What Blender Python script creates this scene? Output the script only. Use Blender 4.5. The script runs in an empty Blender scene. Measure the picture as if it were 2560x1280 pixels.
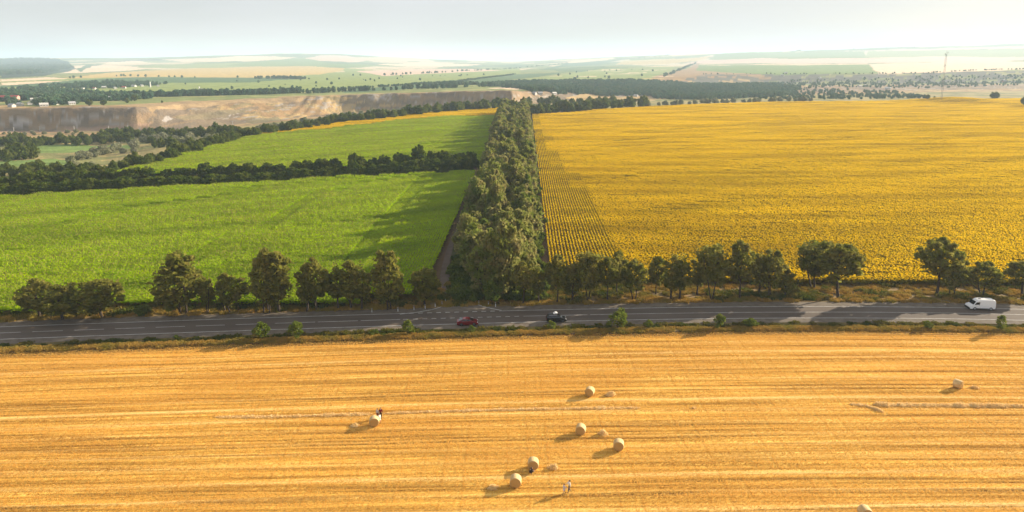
import bpy, bmesh, math, random
import numpy as np
from mathutils import Vector, Matrix
R = math.radians
SC = bpy.context.scene
COL = SC.collection
rnd = random.Random(7)
rs = np.random.RandomState(11)

# ------------------------------------------------------------------ camera
F = 1707.0; CX = 1280.0; CY = 451.0; TH = R(10.0); H = 55.6       # reference picture is 2560 x 1280
cam = bpy.data.cameras.new('camera'); camo = bpy.data.objects.new('camera', cam); COL.objects.link(camo)
cam.sensor_width = 36.0; cam.sensor_fit = 'HORIZONTAL'; cam.lens = 36.0 * F / 2560.0
cam.shift_y = -(640.0 - CY) / 2560.0
cam.clip_start = 0.5; cam.clip_end = 60000
camo.location = (0, 0, H); camo.rotation_euler = (R(90) - TH, 0, 0)
SC.camera = camo

# ------------------------------------------------------------------ world, sun, exposure
SUN_EL = R(18.5); SUN_AZ = R(63)                                    # azimuth from +Y towards +X
sdir = Vector((math.sin(SUN_AZ) * math.cos(SUN_EL), math.cos(SUN_AZ) * math.cos(SUN_EL), math.sin(SUN_EL)))
W = bpy.data.worlds.new("World"); SC.world = W; W.use_nodes = True
wt = W.node_tree; wt.nodes.clear()
def nd(nt, t, **kw):
    n = nt.nodes.new(t)
    for k, v in kw.items(): setattr(n, k, v)
    return n
sky = nd(wt, 'ShaderNodeTexSky', sky_type='NISHITA', sun_disc=False, sun_elevation=SUN_EL, sun_rotation=SUN_AZ)
sky.air_density = 1.0; sky.dust_density = 1.6; sky.ozone_density = 1.0; sky.altitude = 100
tc = nd(wt, 'ShaderNodeTexCoord'); mp = nd(wt, 'ShaderNodeMapping')
mp.inputs['Scale'].default_value = (1.2, 1.2, 9.0)
nz = nd(wt, 'ShaderNodeTexNoise'); nz.inputs['Scale'].default_value = 2.2; nz.inputs['Detail'].default_value = 5
cr = nd(wt, 'ShaderNodeValToRGB'); cr.color_ramp.elements[0].position = .35; cr.color_ramp.elements[1].position = .72
cr.color_ramp.elements[0].color = (.70, .70, .70, 1); cr.color_ramp.elements[1].color = (.98, .98, .98, 1)
mixs = nd(wt, 'ShaderNodeMix', data_type='RGBA')
mixs.inputs[7].default_value = (7.3, 7.25, 7.5, 1)                     # thin high cloud
bg = nd(wt, 'ShaderNodeBackground'); bg.inputs['Strength'].default_value = 0.044
out = nd(wt, 'ShaderNodeOutputWorld')
L = wt.links.new
L(tc.outputs['Generated'], mp.inputs['Vector']); L(mp.outputs[0], nz.inputs['Vector']); L(nz.outputs['Fac'], cr.inputs[0])
L(cr.outputs[0], mixs.inputs[0]); L(sky.outputs[0], mixs.inputs[6]); L(mixs.outputs[2], bg.inputs[0]); L(bg.outputs[0], out.inputs[0])
sl = bpy.data.lights.new('sun', 'SUN'); sl.energy = 5.0; sl.angle = R(0.5); sl.color = (1.0, 0.86, 0.66)
so = bpy.data.objects.new('sun', sl); COL.objects.link(so); so.rotation_euler = sdir.to_track_quat('Z', 'Y').to_euler(); so.location = (300, 150, 200)
SC.view_settings.view_transform = 'Standard'; SC.view_settings.look = 'None'
SC.view_settings.gamma = 1.0; SC.view_settings.exposure = 1.25
SC.render.engine = 'CYCLES'
cy = SC.cycles
cy.use_denoising = True; cy.max_bounces = 6; cy.diffuse_bounces = 3; cy.glossy_bounces = 2; cy.transmission_bounces = 3; cy.volume_bounces = 1; cy.transparent_max_bounces = 6
cy.caustics_reflective = False; cy.caustics_refractive = False
HAZE_D = 1.15e-4

# ------------------------------------------------------------------ surveying: a pixel of the reference picture -> a point of the place
def rowslope(py):                                  # height change per metre forward along the sight line of a picture row
    v = (np.asarray(py, float) - CY) / F
    return (-math.sin(TH) - v * math.cos(TH)) / (math.cos(TH) - v * math.sin(TH))
def at(px, py, z=0.0):
    v = (py - CY) / F; u = (px - CX) / F
    dy = math.cos(TH) - v * math.sin(TH); dz = -math.sin(TH) - v * math.cos(TH)
    t = (H - z) / -dz
    return (u * t, dy * t)
def hsh(i, j):
    n = (i * 374761393 + j * 668265263) & 0xffffffff
    n = ((n ^ (n >> 13)) * 1274126177) & 0xffffffff
    return ((n ^ (n >> 16)) & 0xffff) / 65535.0
def vn(x, y):                                      # value noise 0..1
    x = np.asarray(x, float); y = np.asarray(y, float)
    i = np.floor(x).astype(np.int64); j = np.floor(y).astype(np.int64)
    a = x - i; b = y - j; a = a * a * (3 - 2 * a); b = b * b * (3 - 2 * b)
    return (hsh(i, j) * (1 - a) + hsh(i + 1, j) * a) * (1 - b) + (hsh(i, j + 1) * (1 - a) + hsh(i + 1, j + 1) * a) * b
def fbm(x, y, o=4):
    s = 0; w = .5; t = 0
    for k in range(o):
        s = s + w * vn(x * 2 ** k + 17 * k, y * 2 ** k - 31 * k); t += w; w *= .5
    return s / t
def ss(t): t = np.clip(t, 0, 1); return t * t * (3 - 2 * t)

# ------------------------------------------------------------------ road line (its axis y = road_y(x), offsets o are measured along y)
RC = [at(px, py, .25) for px, py in [(0, 832.5), (320, 820.5), (640, 809.5), (1000, 799.5), (1280, 791), (1600, 784), (1920, 780.5), (2300, 782), (2560, 786.5)]]
RP = np.polyfit([p[0] for p in RC], [p[1] for p in RC], 4); RD = np.polyder(RP)
def road_y(x):
    x = np.asarray(x, float); c = np.clip(x, -112, 118)
    return np.polyval(RP, c) + np.polyval(RD, c) * (x - c)
VO = [-11.2, -10.6, -10.1, -9.5, -8.3, -7.5, -6.7, -5.8, -3.75, 3.75, 7.0, 8.5, 12, 26]
VZ = [0.0, -.15, .05, .25, .1, -.55, -.5, .15, .24, .24, .2, .08, .05, .03]

# ------------------------------------------------------------------ terrain: one height function of (x, y)
PX = np.array([-2600, 0, 240, 330, 385, 450, 550, 700, 850, 1100, 1280, 1500, 1900, 2300, 2560, 5200], float)
KT = [
 [(500,0),(450,349),(410,446),(329,738),(271,755),(240,1080),(205,1750),(190,2500),(178,3800),(165,5500),(152,7500),(148,8200)],
 [(480,0),(440,349),(400,446),(329,738),(271,755),(240,1080),(205,1750),(190,2500),(178,3800),(165,5500),(150,7500),(146,8200)],
 [(425,0),(405,420),(380,520),(328,739),(269,758),(240,1080),(205,1750),(190,2500),(178,3700),(165,5300),(152,7200),(146,8300)],
 [(408,0),(390,440),(368,540),(327,739),(267,768),(240,1080),(205,1750),(190,2500),(178,3700),(165,5300),(154,7100),(146,8400)],
 [(395,0),(375,470),(350,600),(328,740),(265,800),(240,1080),(205,1750),(190,2500),(178,3600),(165,5200),(155,7000),(145,8500)],
 [(380,0),(365,490),(344,610),(322,755),(259,862),(238,1100),(205,1750),(190,2500),(178,3600),(165,5200),(154,7000),(143,8600)],
 [(352,0),(340,560),(325,680),(313,800),(254,910),(236,1140),(205,1750),(190,2500),(178,3600),(165,5200),(151,7200),(138,9000)],
 [(332,0),(322,590),(312,667),(300,880),(245,990),(231,1220),(205,1750),(190,2500),(178,3600),(165,5500),(148,7500),(134,9500)],
 [(310,0),(304,720),(297,830),(285,975),(240,1012),(228,1250),(205,1750),(190,2500),(178,3600),(165,5500),(148,7500),(135,9500)],
 [(281,0),(276,800),(272,930),(267,1005),(230,1019),(222,1250),(205,1750),(190,2500),(178,3600),(168,6000),(158,7500),(151,9000)],
 [(268,0),(266,850),(263,920),(261,985),(228,998),(219,1380),(205,1750),(190,2500),(178,3600),(167,6000),(160,7500),(154,9000)],
 [(276,0),(269,870),(262,996),(250,1200),(235,1352),(222,1500),(205,1750),(190,2500),(175,3600),(163,6000),(154,7500),(143,9000)],
 [(257,0),(252,1020),(248,1138),(235,1392),(217,1620),(207,1980),(186,2100),(178,2700),(168,3300),(155,4800),(141,6500),(130,7500)],
 [(252,0),(245,1050),(240,1250),(225,1500),(214,1700),(207,1900),(182,2060),(172,2700),(162,3300),(150,4600),(135,6000),(117,7500)],
 [(247,0),(240,1080),(235,1300),(222,1500),(212,1700),(205,1850),(178,2020),(168,2700),(158,3300),(145,4500),(130,5700),(107,7200)],
 [(247,0),(240,1080),(235,1300),(222,1500),(212,1700),(205,1850),(178,2020),(168,2700),(158,3300),(145,4500),(128,5700),(105,7200)]]
KU = (PX - CX) / F / 1.014
KPY = np.array([[k[0] for k in c] for c in KT], float); KD = np.array([[k[1] for k in c] for c in KT], float)
KD[:, 0] = -H / rowslope(KPY[:, 0])
KZ = H + KD * rowslope(KPY); KZ[:, 0] = 0
KD = np.hstack([KD, KD[:, -1:] * 1.6, KD[:, -1:] * 1.6 + 60000]); KZ = np.hstack([KZ, KZ[:, -1:] * .25 - 30, KZ[:, -1:] * 0 - 60])
def knots(u):
    return [np.interp(u, KU, KD[:, k]) for k in range(KD.shape[1])], [np.interp(u, KU, KZ[:, k]) for k in range(KD.shape[1])]
def zT(x, y):
    x = np.atleast_1d(np.asarray(x, float)); y = np.atleast_1d(np.asarray(y, float))
    yy = np.maximum(y, 1.0); u = np.clip(x / yy, -3, 3)
    d, z = knots(u)
    # gullies and ribs cut into the far bank
    rib = np.abs(fbm(x / 26.0, x * 0 + 3.3, 3) - .5) * 2
    wcl = ss((yy - d[3] + 60) / 60) * (1 - ss((yy - d[4]) / 60))
    gul = np.exp(-((u + .24) / .06) ** 2) * 24 + 3 + 5 * ss((u + .62) / .1)
    ye = yy + ((rib - .35) * gul + (fbm(x / 120 + 4, x * 0 + 1.7, 3) - .5) * 34 * ss((-u - .42) / .1)) * wcl
    h = np.zeros_like(yy)
    for k in range(len(d) - 1):
        t = (ye - d[k]) / np.maximum(d[k + 1] - d[k], 1e-3)
        m = (t >= 0) & (t < 1)
        tt = .5 * ss(t) + .5 * t if k == 3 else t
        h = np.where(m, z[k] + (z[k + 1] - z[k]) * tt, h)
    far = ss((yy - d[0]) / 150)
    h += far * ((fbm(x / 60, yy / 60, 4) - .5) * 3.0)
    h += ss((yy - 2500) / 2500) * (fbm(x / 700, yy / 700, 4) - .5) * 26
    h += wcl * (fbm(x / 14, yy / 14, 3) - .5) * 2.2
    # the burial mound on the crest at the right
    mx, my = at(2395, 256); h += 5.2 * np.exp(-((x - mx) / 42) ** 2 - ((y - my) / 45) ** 2)
    return h
def zG(x, y):                                      # what one stands on
    o = y - road_y(x)
    return float(np.interp(o, VO, VZ)) if -11.2 < o < 26 else float(zT(x, y)[0])
MD = np.geomspace(60, 21000, 900)
def at_t(px, py):                                  # sight line meets the terrain
    v = (py - CY) / F; u = (px - CX) / F
    dy = math.cos(TH) - v * math.sin(TH); dz = -math.sin(TH) - v * math.cos(TH)
    xs = MD * u / dy; zr = H + MD * dz / dy
    g = zr - zT(xs, MD); i = int(np.argmax(g < 0))
    if g[i] >= 0: i = len(MD) - 1
    a = g[i - 1] / max(g[i - 1] - g[i], 1e-6); D = MD[i - 1] + (MD[i] - MD[i - 1]) * min(max(a, 0), 1)
    return (D * u / dy, D)
def poly(pts): return np.array([at_t(*p) for p in pts])
def inside(P, x, y):
    m = np.zeros(x.shape, bool)
    b = (x >= P[:, 0].min()) & (x <= P[:, 0].max()) & (y >= P[:, 1].min()) & (y <= P[:, 1].max())
    if not b.any(): return m
    X = x[b]; Y = y[b]; r = np.zeros(X.shape, bool); n = len(P); j = n - 1
    for i in range(n):
        xi, yi = P[i]; xj, yj = P[j]
        c = ((yi > Y) != (yj > Y)) & (X < (xj - xi) * (Y - yi) / ((yj - yi) or 1e-9) + xi)
        r ^= c; j = i
    m[b] = r; return m

# ------------------------------------------------------------------ materials
def newmat(name):
    m = bpy.data.materials.new(name); m.use_nodes = True; m.node_tree.nodes.clear(); return m, m.node_tree
def noise_mix(nt, c1, c2, scale, vec=None, detail=4, lo=.3, hi=.7, sc3=None):
    if vec is None: vec = nd(nt, 'ShaderNodeNewGeometry').outputs['Position']
    if sc3:
        mp = nd(nt, 'ShaderNodeMapping'); mp.inputs['Scale'].default_value = sc3[:3]
        if len(sc3) > 3: mp.vector_type = 'TEXTURE'; mp.inputs['Scale'].default_value = [1 / v for v in sc3[:3]]; mp.inputs['Rotation'].default_value = (0, 0, sc3[3])
        nt.links.new(vec, mp.inputs[0]); vec = mp.outputs[0]
    n = nd(nt, 'ShaderNodeTexNoise'); n.inputs['Scale'].default_value = scale; n.inputs['Detail'].default_value = detail
    nt.links.new(vec, n.inputs['Vector'])
    r = nd(nt, 'ShaderNodeMapRange'); r.inputs['From Min'].default_value = lo; r.inputs['From Max'].default_value = hi
    nt.links.new(n.outputs['Fac'], r.inputs[0])
    m = nd(nt, 'ShaderNodeMix', data_type='RGBA'); nt.links.new(r.outputs[0], m.inputs[0])
    for k, c in ((6, c1), (7, c2)):
        if isinstance(c, tuple): m.inputs[k].default_value = (*c, 1)
        else: nt.links.new(c, m.inputs[k])
    return m.outputs[2], n.outputs['Fac']
def bump(nt, h, dist, strength=1.0):
    b = nd(nt, 'ShaderNodeBump'); b.inputs['Distance'].default_value = dist; b.inputs['Strength'].default_value = strength
    nt.links.new(h, b.inputs['Height']); return b.outputs[0]
def surf(nt, col, rough=.9, normal=None, metal=0, spec=.3):
    p = nd(nt, 'ShaderNodeBsdfPrincipled'); o = nd(nt, 'ShaderNodeOutputMaterial')
    if isinstance(col, tuple): p.inputs['Base Color'].default_value = (*col, 1)
    else: nt.links.new(col, p.inputs['Base Color'])
    p.inputs['Roughness'].default_value = rough; p.inputs['Metallic'].default_value = metal; p.inputs['Specular IOR Level'].default_value = spec
    if normal is not None: nt.links.new(normal, p.inputs['Normal'])
    nt.links.new(p.outputs[0], o.inputs['Surface']); return p
def M2(name, c1, c2, scale=1.0, rough=.9, bd=0.0, detail=4, spec=.25, sc3=None, metal=0):
    m, nt = newmat(name); c, f = noise_mix(nt, c1, c2, scale, detail=detail, sc3=sc3)
    surf(nt, c, rough, bump(nt, f, bd) if bd else None, metal, spec); return m
def leafmat(name, c1, c2, c3, tr=.35, scale=.35, sc3=None):
    """c1..c2 from plant to plant, c3 patches inside; some light passes through the leaf"""
    m, nt = newmat(name)
    oi = nd(nt, 'ShaderNodeObjectInfo'); a = nd(nt, 'ShaderNodeMix', data_type='RGBA')
    a.inputs[6].default_value = (*c1, 1); a.inputs[7].default_value = (*c2, 1); nt.links.new(oi.outputs['Random'], a.inputs[0])
    c, f = noise_mix(nt, a.outputs[2], c3, scale, detail=5, lo=.42, hi=.72, sc3=sc3)
    d = nd(nt, 'ShaderNodeBsdfDiffuse'); t = nd(nt, 'ShaderNodeBsdfTranslucent'); x = nd(nt, 'ShaderNodeMixShader'); o = nd(nt, 'ShaderNodeOutputMaterial')
    x.inputs[0].default_value = tr
    nt.links.new(c, d.inputs[0]); nt.links.new(c, t.inputs[0]); nt.links.new(d.outputs[0], x.inputs[1]); nt.links.new(t.outputs[0], x.inputs[2]); nt.links.new(x.outputs[0], o.inputs[0])
    return m
def paint(name, c, rough=.3, metal=0.0, spec=.5): 
    m, nt = newmat(name); surf(nt, c, rough, None, metal, spec); return m

# ------------------------------------------------------------------ mesh helpers
def link(name, me, parent=None, coll=None):
    o = bpy.data.objects.new(name, me); (coll or COL).objects.link(o)
    if parent: o.parent = parent
    return o
def qmesh(name, V, Q, mats, mi=None, smooth=False):
    V = np.ascontiguousarray(V, np.float32); Q = np.ascontiguousarray(Q, np.int32); n = len(Q); k = Q.shape[1]
    me = bpy.data.meshes.new(name); me.vertices.add(len(V)); me.vertices.foreach_set('co', V.ravel())
    me.loops.add(n * k); me.loops.foreach_set('vertex_index', Q.ravel())
    me.polygons.add(n); me.polygons.foreach_set('loop_start', np.arange(0, n * k, k, dtype=np.int32))
    if mi is not None: me.polygons.foreach_set('material_index', np.ascontiguousarray(mi, np.int32))
    if smooth: me.polygons.foreach_set('use_smooth', np.ones(n, bool))
    for m in (mats if isinstance(mats, (list, tuple)) else [mats]): me.materials.append(m)
    me.update(calc_edges=True); return me
def pmesh(name, V, Fs, mats, mi=None, smooth=False):
    me = bpy.data.meshes.new(name); me.from_pydata([tuple(map(float, v)) for v in V], [], Fs)
    for m in (mats if isinstance(mats, (list, tuple)) else [mats]): me.materials.append(m)
    if mi is not None: me.polygons.foreach_set('material_index', mi)
    if smooth: me.polygons.foreach_set('use_smooth', [True] * len(me.polygons))
    me.update(); return me
def tag(o, label=None, cat=None, group=None, kind=None):
    if label: o['label'] = label
    if cat: o['category'] = cat
    if group: o['group'] = group
    if kind: o['kind'] = kind
    return o
def gridquads(nr, nc):
    i = np.arange(nr - 1)[:, None] * nc + np.arange(nc - 1)[None, :]
    return np.stack([i, i + 1, i + 1 + nc, i + nc], -1).reshape(-1, 4)
def strip(name, oa, ob, z, m, x0=-230, x1=240, n=190, kind='structure', prof=False, nz=0.0):
    xs = np.linspace(x0, x1, n); os_ = np.array([oa, ob], float) if not prof else np.array(prof, float)
    X = np.repeat(xs[None], len(os_), 0); Y = road_y(X) + os_[:, None]
    Z = np.full_like(X, z) if not prof else np.repeat(np.interp(os_, VO, VZ)[:, None], n, 1) + (fbm(X / 1.7, Y / .9, 3) - .5) * nz
    o = link(name, qmesh(name, np.stack([X, Y, Z], -1).reshape(-1, 3), gridquads(len(os_), n), m, smooth=bool(prof)))
    return tag(o, kind=kind)
# instanced ground cover: one object, a cloud of points carrying patches of plants
PROTO = {}
def scatter(name, pts, meshes, rotz=None, scl=None, idx=None, mat=None):
    key = tuple(m.name for m in meshes)
    if key not in PROTO:
        c = bpy.data.collections.new('patches_' + name)
        for i, me in enumerate(meshes): c.objects.link(bpy.data.objects.new('patch_%s_%02d' % (name, i), me))
        PROTO[key] = c
    pts = np.asarray(pts, np.float32); n = len(pts)
    me = bpy.data.meshes.new(name); me.vertices.add(n); me.vertices.foreach_set('co', pts.ravel())
    a = me.attributes.new('rot', 'FLOAT_VECTOR', 'POINT'); r = np.zeros((n, 3), np.float32)
    if rotz is not None: r[:, 2] = rotz
    a.data.foreach_set('vector', r.ravel())
    a = me.attributes.new('scl', 'FLOAT_VECTOR', 'POINT'); s = np.ones((n, 3), np.float32)
    if scl is not None: s[:] = np.asarray(scl, np.float32).reshape(n, -1)
    a.data.foreach_set('vector', s.ravel())
    a = me.attributes.new('idx', 'INT', 'POINT'); a.data.foreach_set('value', (np.arange(n) % len(meshes) if idx is None else np.asarray(idx)).astype(np.int32))
    ng = bpy.data.node_groups.new('scatter_' + name, 'GeometryNodeTree')
    ng.interface.new_socket('Geometry', in_out='INPUT', socket_type='NodeSocketGeometry'); ng.interface.new_socket('Geometry', in_out='OUTPUT', socket_type='NodeSocketGeometry')
    gi = ng.nodes.new('NodeGroupInput'); go = ng.nodes.new('NodeGroupOutput'); ip = ng.nodes.new('GeometryNodeInstanceOnPoints'); ci = ng.nodes.new('GeometryNodeCollectionInfo')
    ci.inputs['Collection'].default_value = PROTO[key]; ci.inputs['Separate Children'].default_value = True; ci.inputs['Reset Children'].default_value = True
    ip.inputs['Pick Instance'].default_value = True
    def na(nm, t):
        k = ng.nodes.new('GeometryNodeInputNamedAttribute'); k.data_type = t; k.inputs['Name'].default_value = nm; return k.outputs['Attribute']
    lk = ng.links.new
    lk(gi.outputs[0], ip.inputs['Points']); lk(ci.outputs[0], ip.inputs['Instance']); lk(na('rot', 'FLOAT_VECTOR'), ip.inputs['Rotation'])
    lk(na('scl', 'FLOAT_VECTOR'), ip.inputs['Scale']); lk(na('idx', 'INT'), ip.inputs['Instance Index']); lk(ip.outputs[0], go.inputs[0])
    o = link(name, me); md = o.modifiers.new('patches', 'NODES'); md.node_group = ng
    return tag(o, kind='stuff')
def in_world(P, step, jit=0.0, rot=0.0):
    """points of a grid (turned by rot) that fall inside a world polygon"""
    c, s = math.cos(rot), math.sin(rot); Q = np.stack([P[:, 0] * c + P[:, 1] * s, -P[:, 0] * s + P[:, 1] * c], 1)
    sx, sy = step if isinstance(step, tuple) else (step, step)
    a = np.arange(Q[:, 0].min(), Q[:, 0].max(), sx); b = np.arange(Q[:, 1].min(), Q[:, 1].max(), sy)
    A, B = np.meshgrid(a, b); A = A.ravel() + rs.uniform(-jit, jit, A.size); B = B.ravel() + rs.uniform(-jit, jit, B.size)
    m = inside(Q, A, B); A = A[m]; B = B[m]
    return A * c - B * s, A * s + B * c
# ------------------------------------------------------------------ ground: one sheet to the horizon, fields as its own colours
CREAM = (.68, .52, .36); WHEAT = (.50, .36, .13); GREEN = (.15, .22, .06); TEAL = (.09, .15, .07); FOREST = (.035, .06, .035); OLIVE = (.23, .28, .09)
TAN = (.31, .205, .105); DRY = (.38, .27, .13); SOIL = (.13, .085, .05); PINK = (.60, .43, .33); ROCK = (.34, .29, .24)
FARF = [  # far fields, outlined where they lie in the valley and on the hills
 (OLIVE, [(0,232),(0,205),(200,196),(640,186),(1000,176),(1300,170),(1300,186),(1000,212),(850,224),(640,230),(400,236),(200,236)]),
 (WHEAT, [(150,196),(300,180),(460,172),(640,166),(800,166),(870,172),(800,186),(640,194),(420,192),(260,194)]),
 (TEAL, [(0,220),(0,212),(180,201),(330,193),(640,194),(720,197),(640,206),(400,207),(180,212)]),
 (TEAL, [(640,195),(760,196),(730,199),(640,201)]),
 (OLIVE, [(860,188),(860,170),(1000,176),(1080,178),(980,186),(900,192)]),
 (PINK, [(890,178),(1060,172),(1180,172),(1260,176),(1080,184),(960,190)]),
 (TEAL, [(860,232),(870,223),(1010,214),(1150,203),(1285,186),(1420,180),(1330,194),(1200,207),(1100,216),(980,226)]),
 (OLIVE, [(1170,214),(1290,200),(1500,172),(1690,166),(1660,186),(1690,206),(1440,208),(1230,212)]),
 (CREAM, [(0,204),(0,199),(120,193),(170,197),(90,200)]), (CREAM, [(0,213),(0,207),(90,203),(178,201),(120,206)]),
 (CREAM, [(150,183),(190,165),(250,163),(340,167),(440,168),(330,176),(240,180)]),
 (CREAM, [(240,156),(300,152),(350,152),(390,157),(330,160),(270,160)]), (CREAM, [(395,149),(500,145),(560,147),(600,151),(540,155),(450,154)]),
 (CREAM, [(520,146),(600,140),(650,140),(745,143),(700,149),(610,154),(560,150)]),
 (OLIVE, [(340,168),(420,162),(560,158),(640,156),(640,165),(460,171)]),
 (GREEN, [(560,164),(640,154),(760,146),(840,160),(980,164),(860,168),(660,166)]),
 (PINK, [(760,146),(800,138),(870,140),(930,148),(880,156),(800,152)]), (CREAM, [(930,160),(1060,156),(1210,162),(1130,166),(1000,165)]),
 (TEAL, [(630,140),(700,135),(760,134),(740,140)]),
 (FOREST, [(0,196),(0,148),(60,146),(135,147),(170,158),(190,172),(150,182),(110,190)]),
 (FOREST, [(200,158),(330,150),(390,147),(420,150),(330,152)]), (TEAL, [(190,172),(215,162),(260,161),(230,165),(200,180)]),
 (TEAL, [(1330,174),(1420,156),(1560,148),(1500,158),(1400,168)]), (CREAM, [(1330,163),(1440,152),(1530,144),(1540,147),(1440,157)]),
 (GREEN, [(1560,151),(1680,140),(1790,135),(1760,141),(1640,150)]), (PINK, [(1540,146),(1700,138),(1800,131),(1790,135),(1640,142)]),
 (TEAL, [(1640,148),(1700,142),(1730,146),(1690,151)]), (WHEAT, [(1560,152),(1740,144),(1780,140),(1740,152),(1660,160),(1540,162)]),
 (GREEN, [(1700,190),(1740,162),(1960,162),(2170,160),(2195,184),(1960,188)]), (PINK, [(1700,158),(1780,150),(2200,146),(2400,142),(2560,144),(2560,150),(2400,154),(2180,158),(1960,160)]),
 (GREEN, [(1780,149),(1800,134),(1960,131),(2160,128),(2170,145),(1960,147)]), (OLIVE, [(2160,144),(2170,127),(2400,124),(2560,124),(2560,142),(2400,141)]),
 (TEAL, [(1800,133),(1960,126),(2300,118),(2560,108),(2560,114),(2300,122),(1980,130)]), (PINK, [(2100,128),(2400,120),(2560,116),(2560,121),(2400,124)]),
 (CREAM, [(2172,160),(2300,157),(2440,151),(2500,152),(2600,158),(2600,172),(2440,178),(2330,183),(2200,184)]),
 (CREAM, [(1735,163),(1960,161),(2172,159),(2172,161),(1960,163)]),
 (TAN, [(1620,206),(1640,190),(1680,180),(1720,172),(1740,158),(1750,158),(1740,176),(1800,180),(1900,186),(1930,196),(1900,212),(1740,210)]),
 (DRY, [(1690,206),(1760,194),(1880,198),(1930,212),(1820,212)]),
 (DRY, [(1410,241),(1480,233),(1500,239),(1560,242),(1620,240),(1640,252),(1500,253)]), (CREAM, [(1220,221),(1290,216),(1320,221),(1290,225)]),
 (GREEN, [(30,366),(190,360),(345,361),(338,370),(250,378),(60,383)]), (GREEN, [(-60,412),(0,402),(120,397),(168,404),(150,413),(0,418)]),
]
for k in range(26):                                # narrow strip fields on the sunny terrace
    t = rnd.random(); py = 172 + 32 * t; w = rnd.uniform(25, 90); px = rnd.uniform(1500 - 260 * t, 1640) ; hh = .5 + .9 * t
    FARF.append((rnd.choice([CREAM, CREAM, WHEAT, GREEN, OLIVE]), [(px, py), (px + w, py - w * .012), (px + w, py + hh - w * .012), (px, py + hh)]))
for q in ([(32,300),(45,288),(60,286),(72,296),(56,303)], [(140,306),(170,297),(192,299),(180,305)], [(196,303),(222,294),(226,298),(205,305)], [(20,292),(30,286),(36,292),(26,297)], [(400,300),(425,290),(440,296),(418,304)], [(490,296),(520,288),(516,296)], [(560,285),(590,279),(600,284),(575,290)]): FARF.append(((.36, .33, .31), q))
FARF += [((.33, .22, .15), [(0,330),(0,322),(120,320),(230,321),(330,312),(380,306),(360,318),(240,328)]), ((.35, .25, .14), [(300,262),(400,256),(640,246),(780,240),(760,250),(600,256),(420,272),(380,284)]), ((.20, .17, .10), [(620,300),(700,292),(720,298),(640,308)]), ((.22, .18, .11), [(440,290),(560,276),(640,272),(560,292),(470,300)])]
FARP = [(c, poly(p)) for c, p in FARF]

ul = np.concatenate([[-5, -2.4, -1.5], np.linspace(-.95, .95, 1180), [1.5, 2.4, 5]])
yl = np.concatenate([np.geomspace(28, 250, 60), np.arange(253, 1420, 3.2), np.geomspace(1424, 24000, 190)])
GX = ul[None, :] * yl[:, None]; GY = np.repeat(yl[:, None], len(ul), 1)
x = GX.ravel(); y = GY.ravel(); z = zT(x, y); o_ = y - road_y(x)
z = np.where(o_ < 16, -1.3, z - .06)
z = np.where((o_ >= 16) & (o_ < 24), -1.3 + (o_ - 16) / 8 * 1.24, z)
d, _ = knots(np.clip(x / y, -3, 3))
C = np.zeros((len(x), 3)); C[:] = SOIL
wx = x + (fbm(x / 40, y / 40, 3) - .5) * 14; wy = y + (fbm(x / 40 + 50, y / 40, 3) - .5) * 20
def put(m, c, a=1.0): C[m] = C[m] * (1 - a) + np.array(c) * a
n1 = fbm(x / 35, y / 35, 5); n2 = fbm(x / 11, y / 11, 4)
beyond = wy > d[0]
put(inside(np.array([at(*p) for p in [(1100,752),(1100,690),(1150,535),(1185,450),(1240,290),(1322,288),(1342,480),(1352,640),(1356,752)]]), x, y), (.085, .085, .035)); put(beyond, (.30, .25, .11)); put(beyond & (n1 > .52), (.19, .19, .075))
bank = wy > d[2] + (d[3] - d[2]) * .55
put(bank, TAN); put(bank & (n1 > .55), DRY); put(bank & (n2 > .62), (.24, .19, .10))
cl = (y > d[3] - 10) & (y < d[4] + 12)
n3 = fbm(x / 30, z / 5, 4); put(cl & ((x / y < -.47) | (x / y > -.17)), (.235, .17, .11), .8); put(cl & (n3 > .54), (.15, .125, .10), .7); put(cl & (fbm(x / 14 + 7, z / 2.2, 4) > .66), (.31, .28, .25), .8)  # steep bank ends: part of their shade is put into this darker colour
top = wy > d[4] + 40 + 60 * (n1 - .3)
put(top, (.19, .22, .08)); put(top & (n1 > .56), (.27, .27, .11))
hill = y > 3200
put(hill & (n1 > .4), (.20, .24, .10))
cb = fbm(x / 420, y / 900, 2)
put(hill & (cb > .58), CREAM, .7); put(hill & (cb < .38), TEAL, .8)
jx = x + (fbm(x / 90, y / 90, 3) - .5) * 16; jy = y + (fbm(x / 90 + 9, y / 90, 3) - .5) * 26
for c, P in FARP: put(inside(P, jx, jy), c)
rc = inside(poly([(1690,214),(1760,186),(1960,188),(2200,185),(2560,176),(2700,176),(2700,206),(2300,212),(1960,212)]), x, y) & (fbm(x / 30, y / 14, 4) > .45)
put(rc, (.12, .12, .10))
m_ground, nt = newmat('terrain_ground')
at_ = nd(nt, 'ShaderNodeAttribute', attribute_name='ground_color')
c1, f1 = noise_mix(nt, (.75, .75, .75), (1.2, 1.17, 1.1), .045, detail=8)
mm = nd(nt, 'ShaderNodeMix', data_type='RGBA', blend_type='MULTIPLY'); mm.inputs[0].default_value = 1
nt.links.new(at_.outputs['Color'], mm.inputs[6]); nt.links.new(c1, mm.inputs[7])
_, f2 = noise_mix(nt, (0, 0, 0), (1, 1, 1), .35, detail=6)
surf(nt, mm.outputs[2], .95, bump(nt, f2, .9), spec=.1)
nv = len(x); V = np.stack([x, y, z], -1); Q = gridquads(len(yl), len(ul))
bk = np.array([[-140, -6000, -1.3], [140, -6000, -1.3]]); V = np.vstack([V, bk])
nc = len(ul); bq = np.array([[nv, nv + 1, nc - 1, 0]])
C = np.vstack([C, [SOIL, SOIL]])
gm = qmesh('ground', V, np.vstack([Q, bq]), m_ground, smooth=True)
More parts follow.
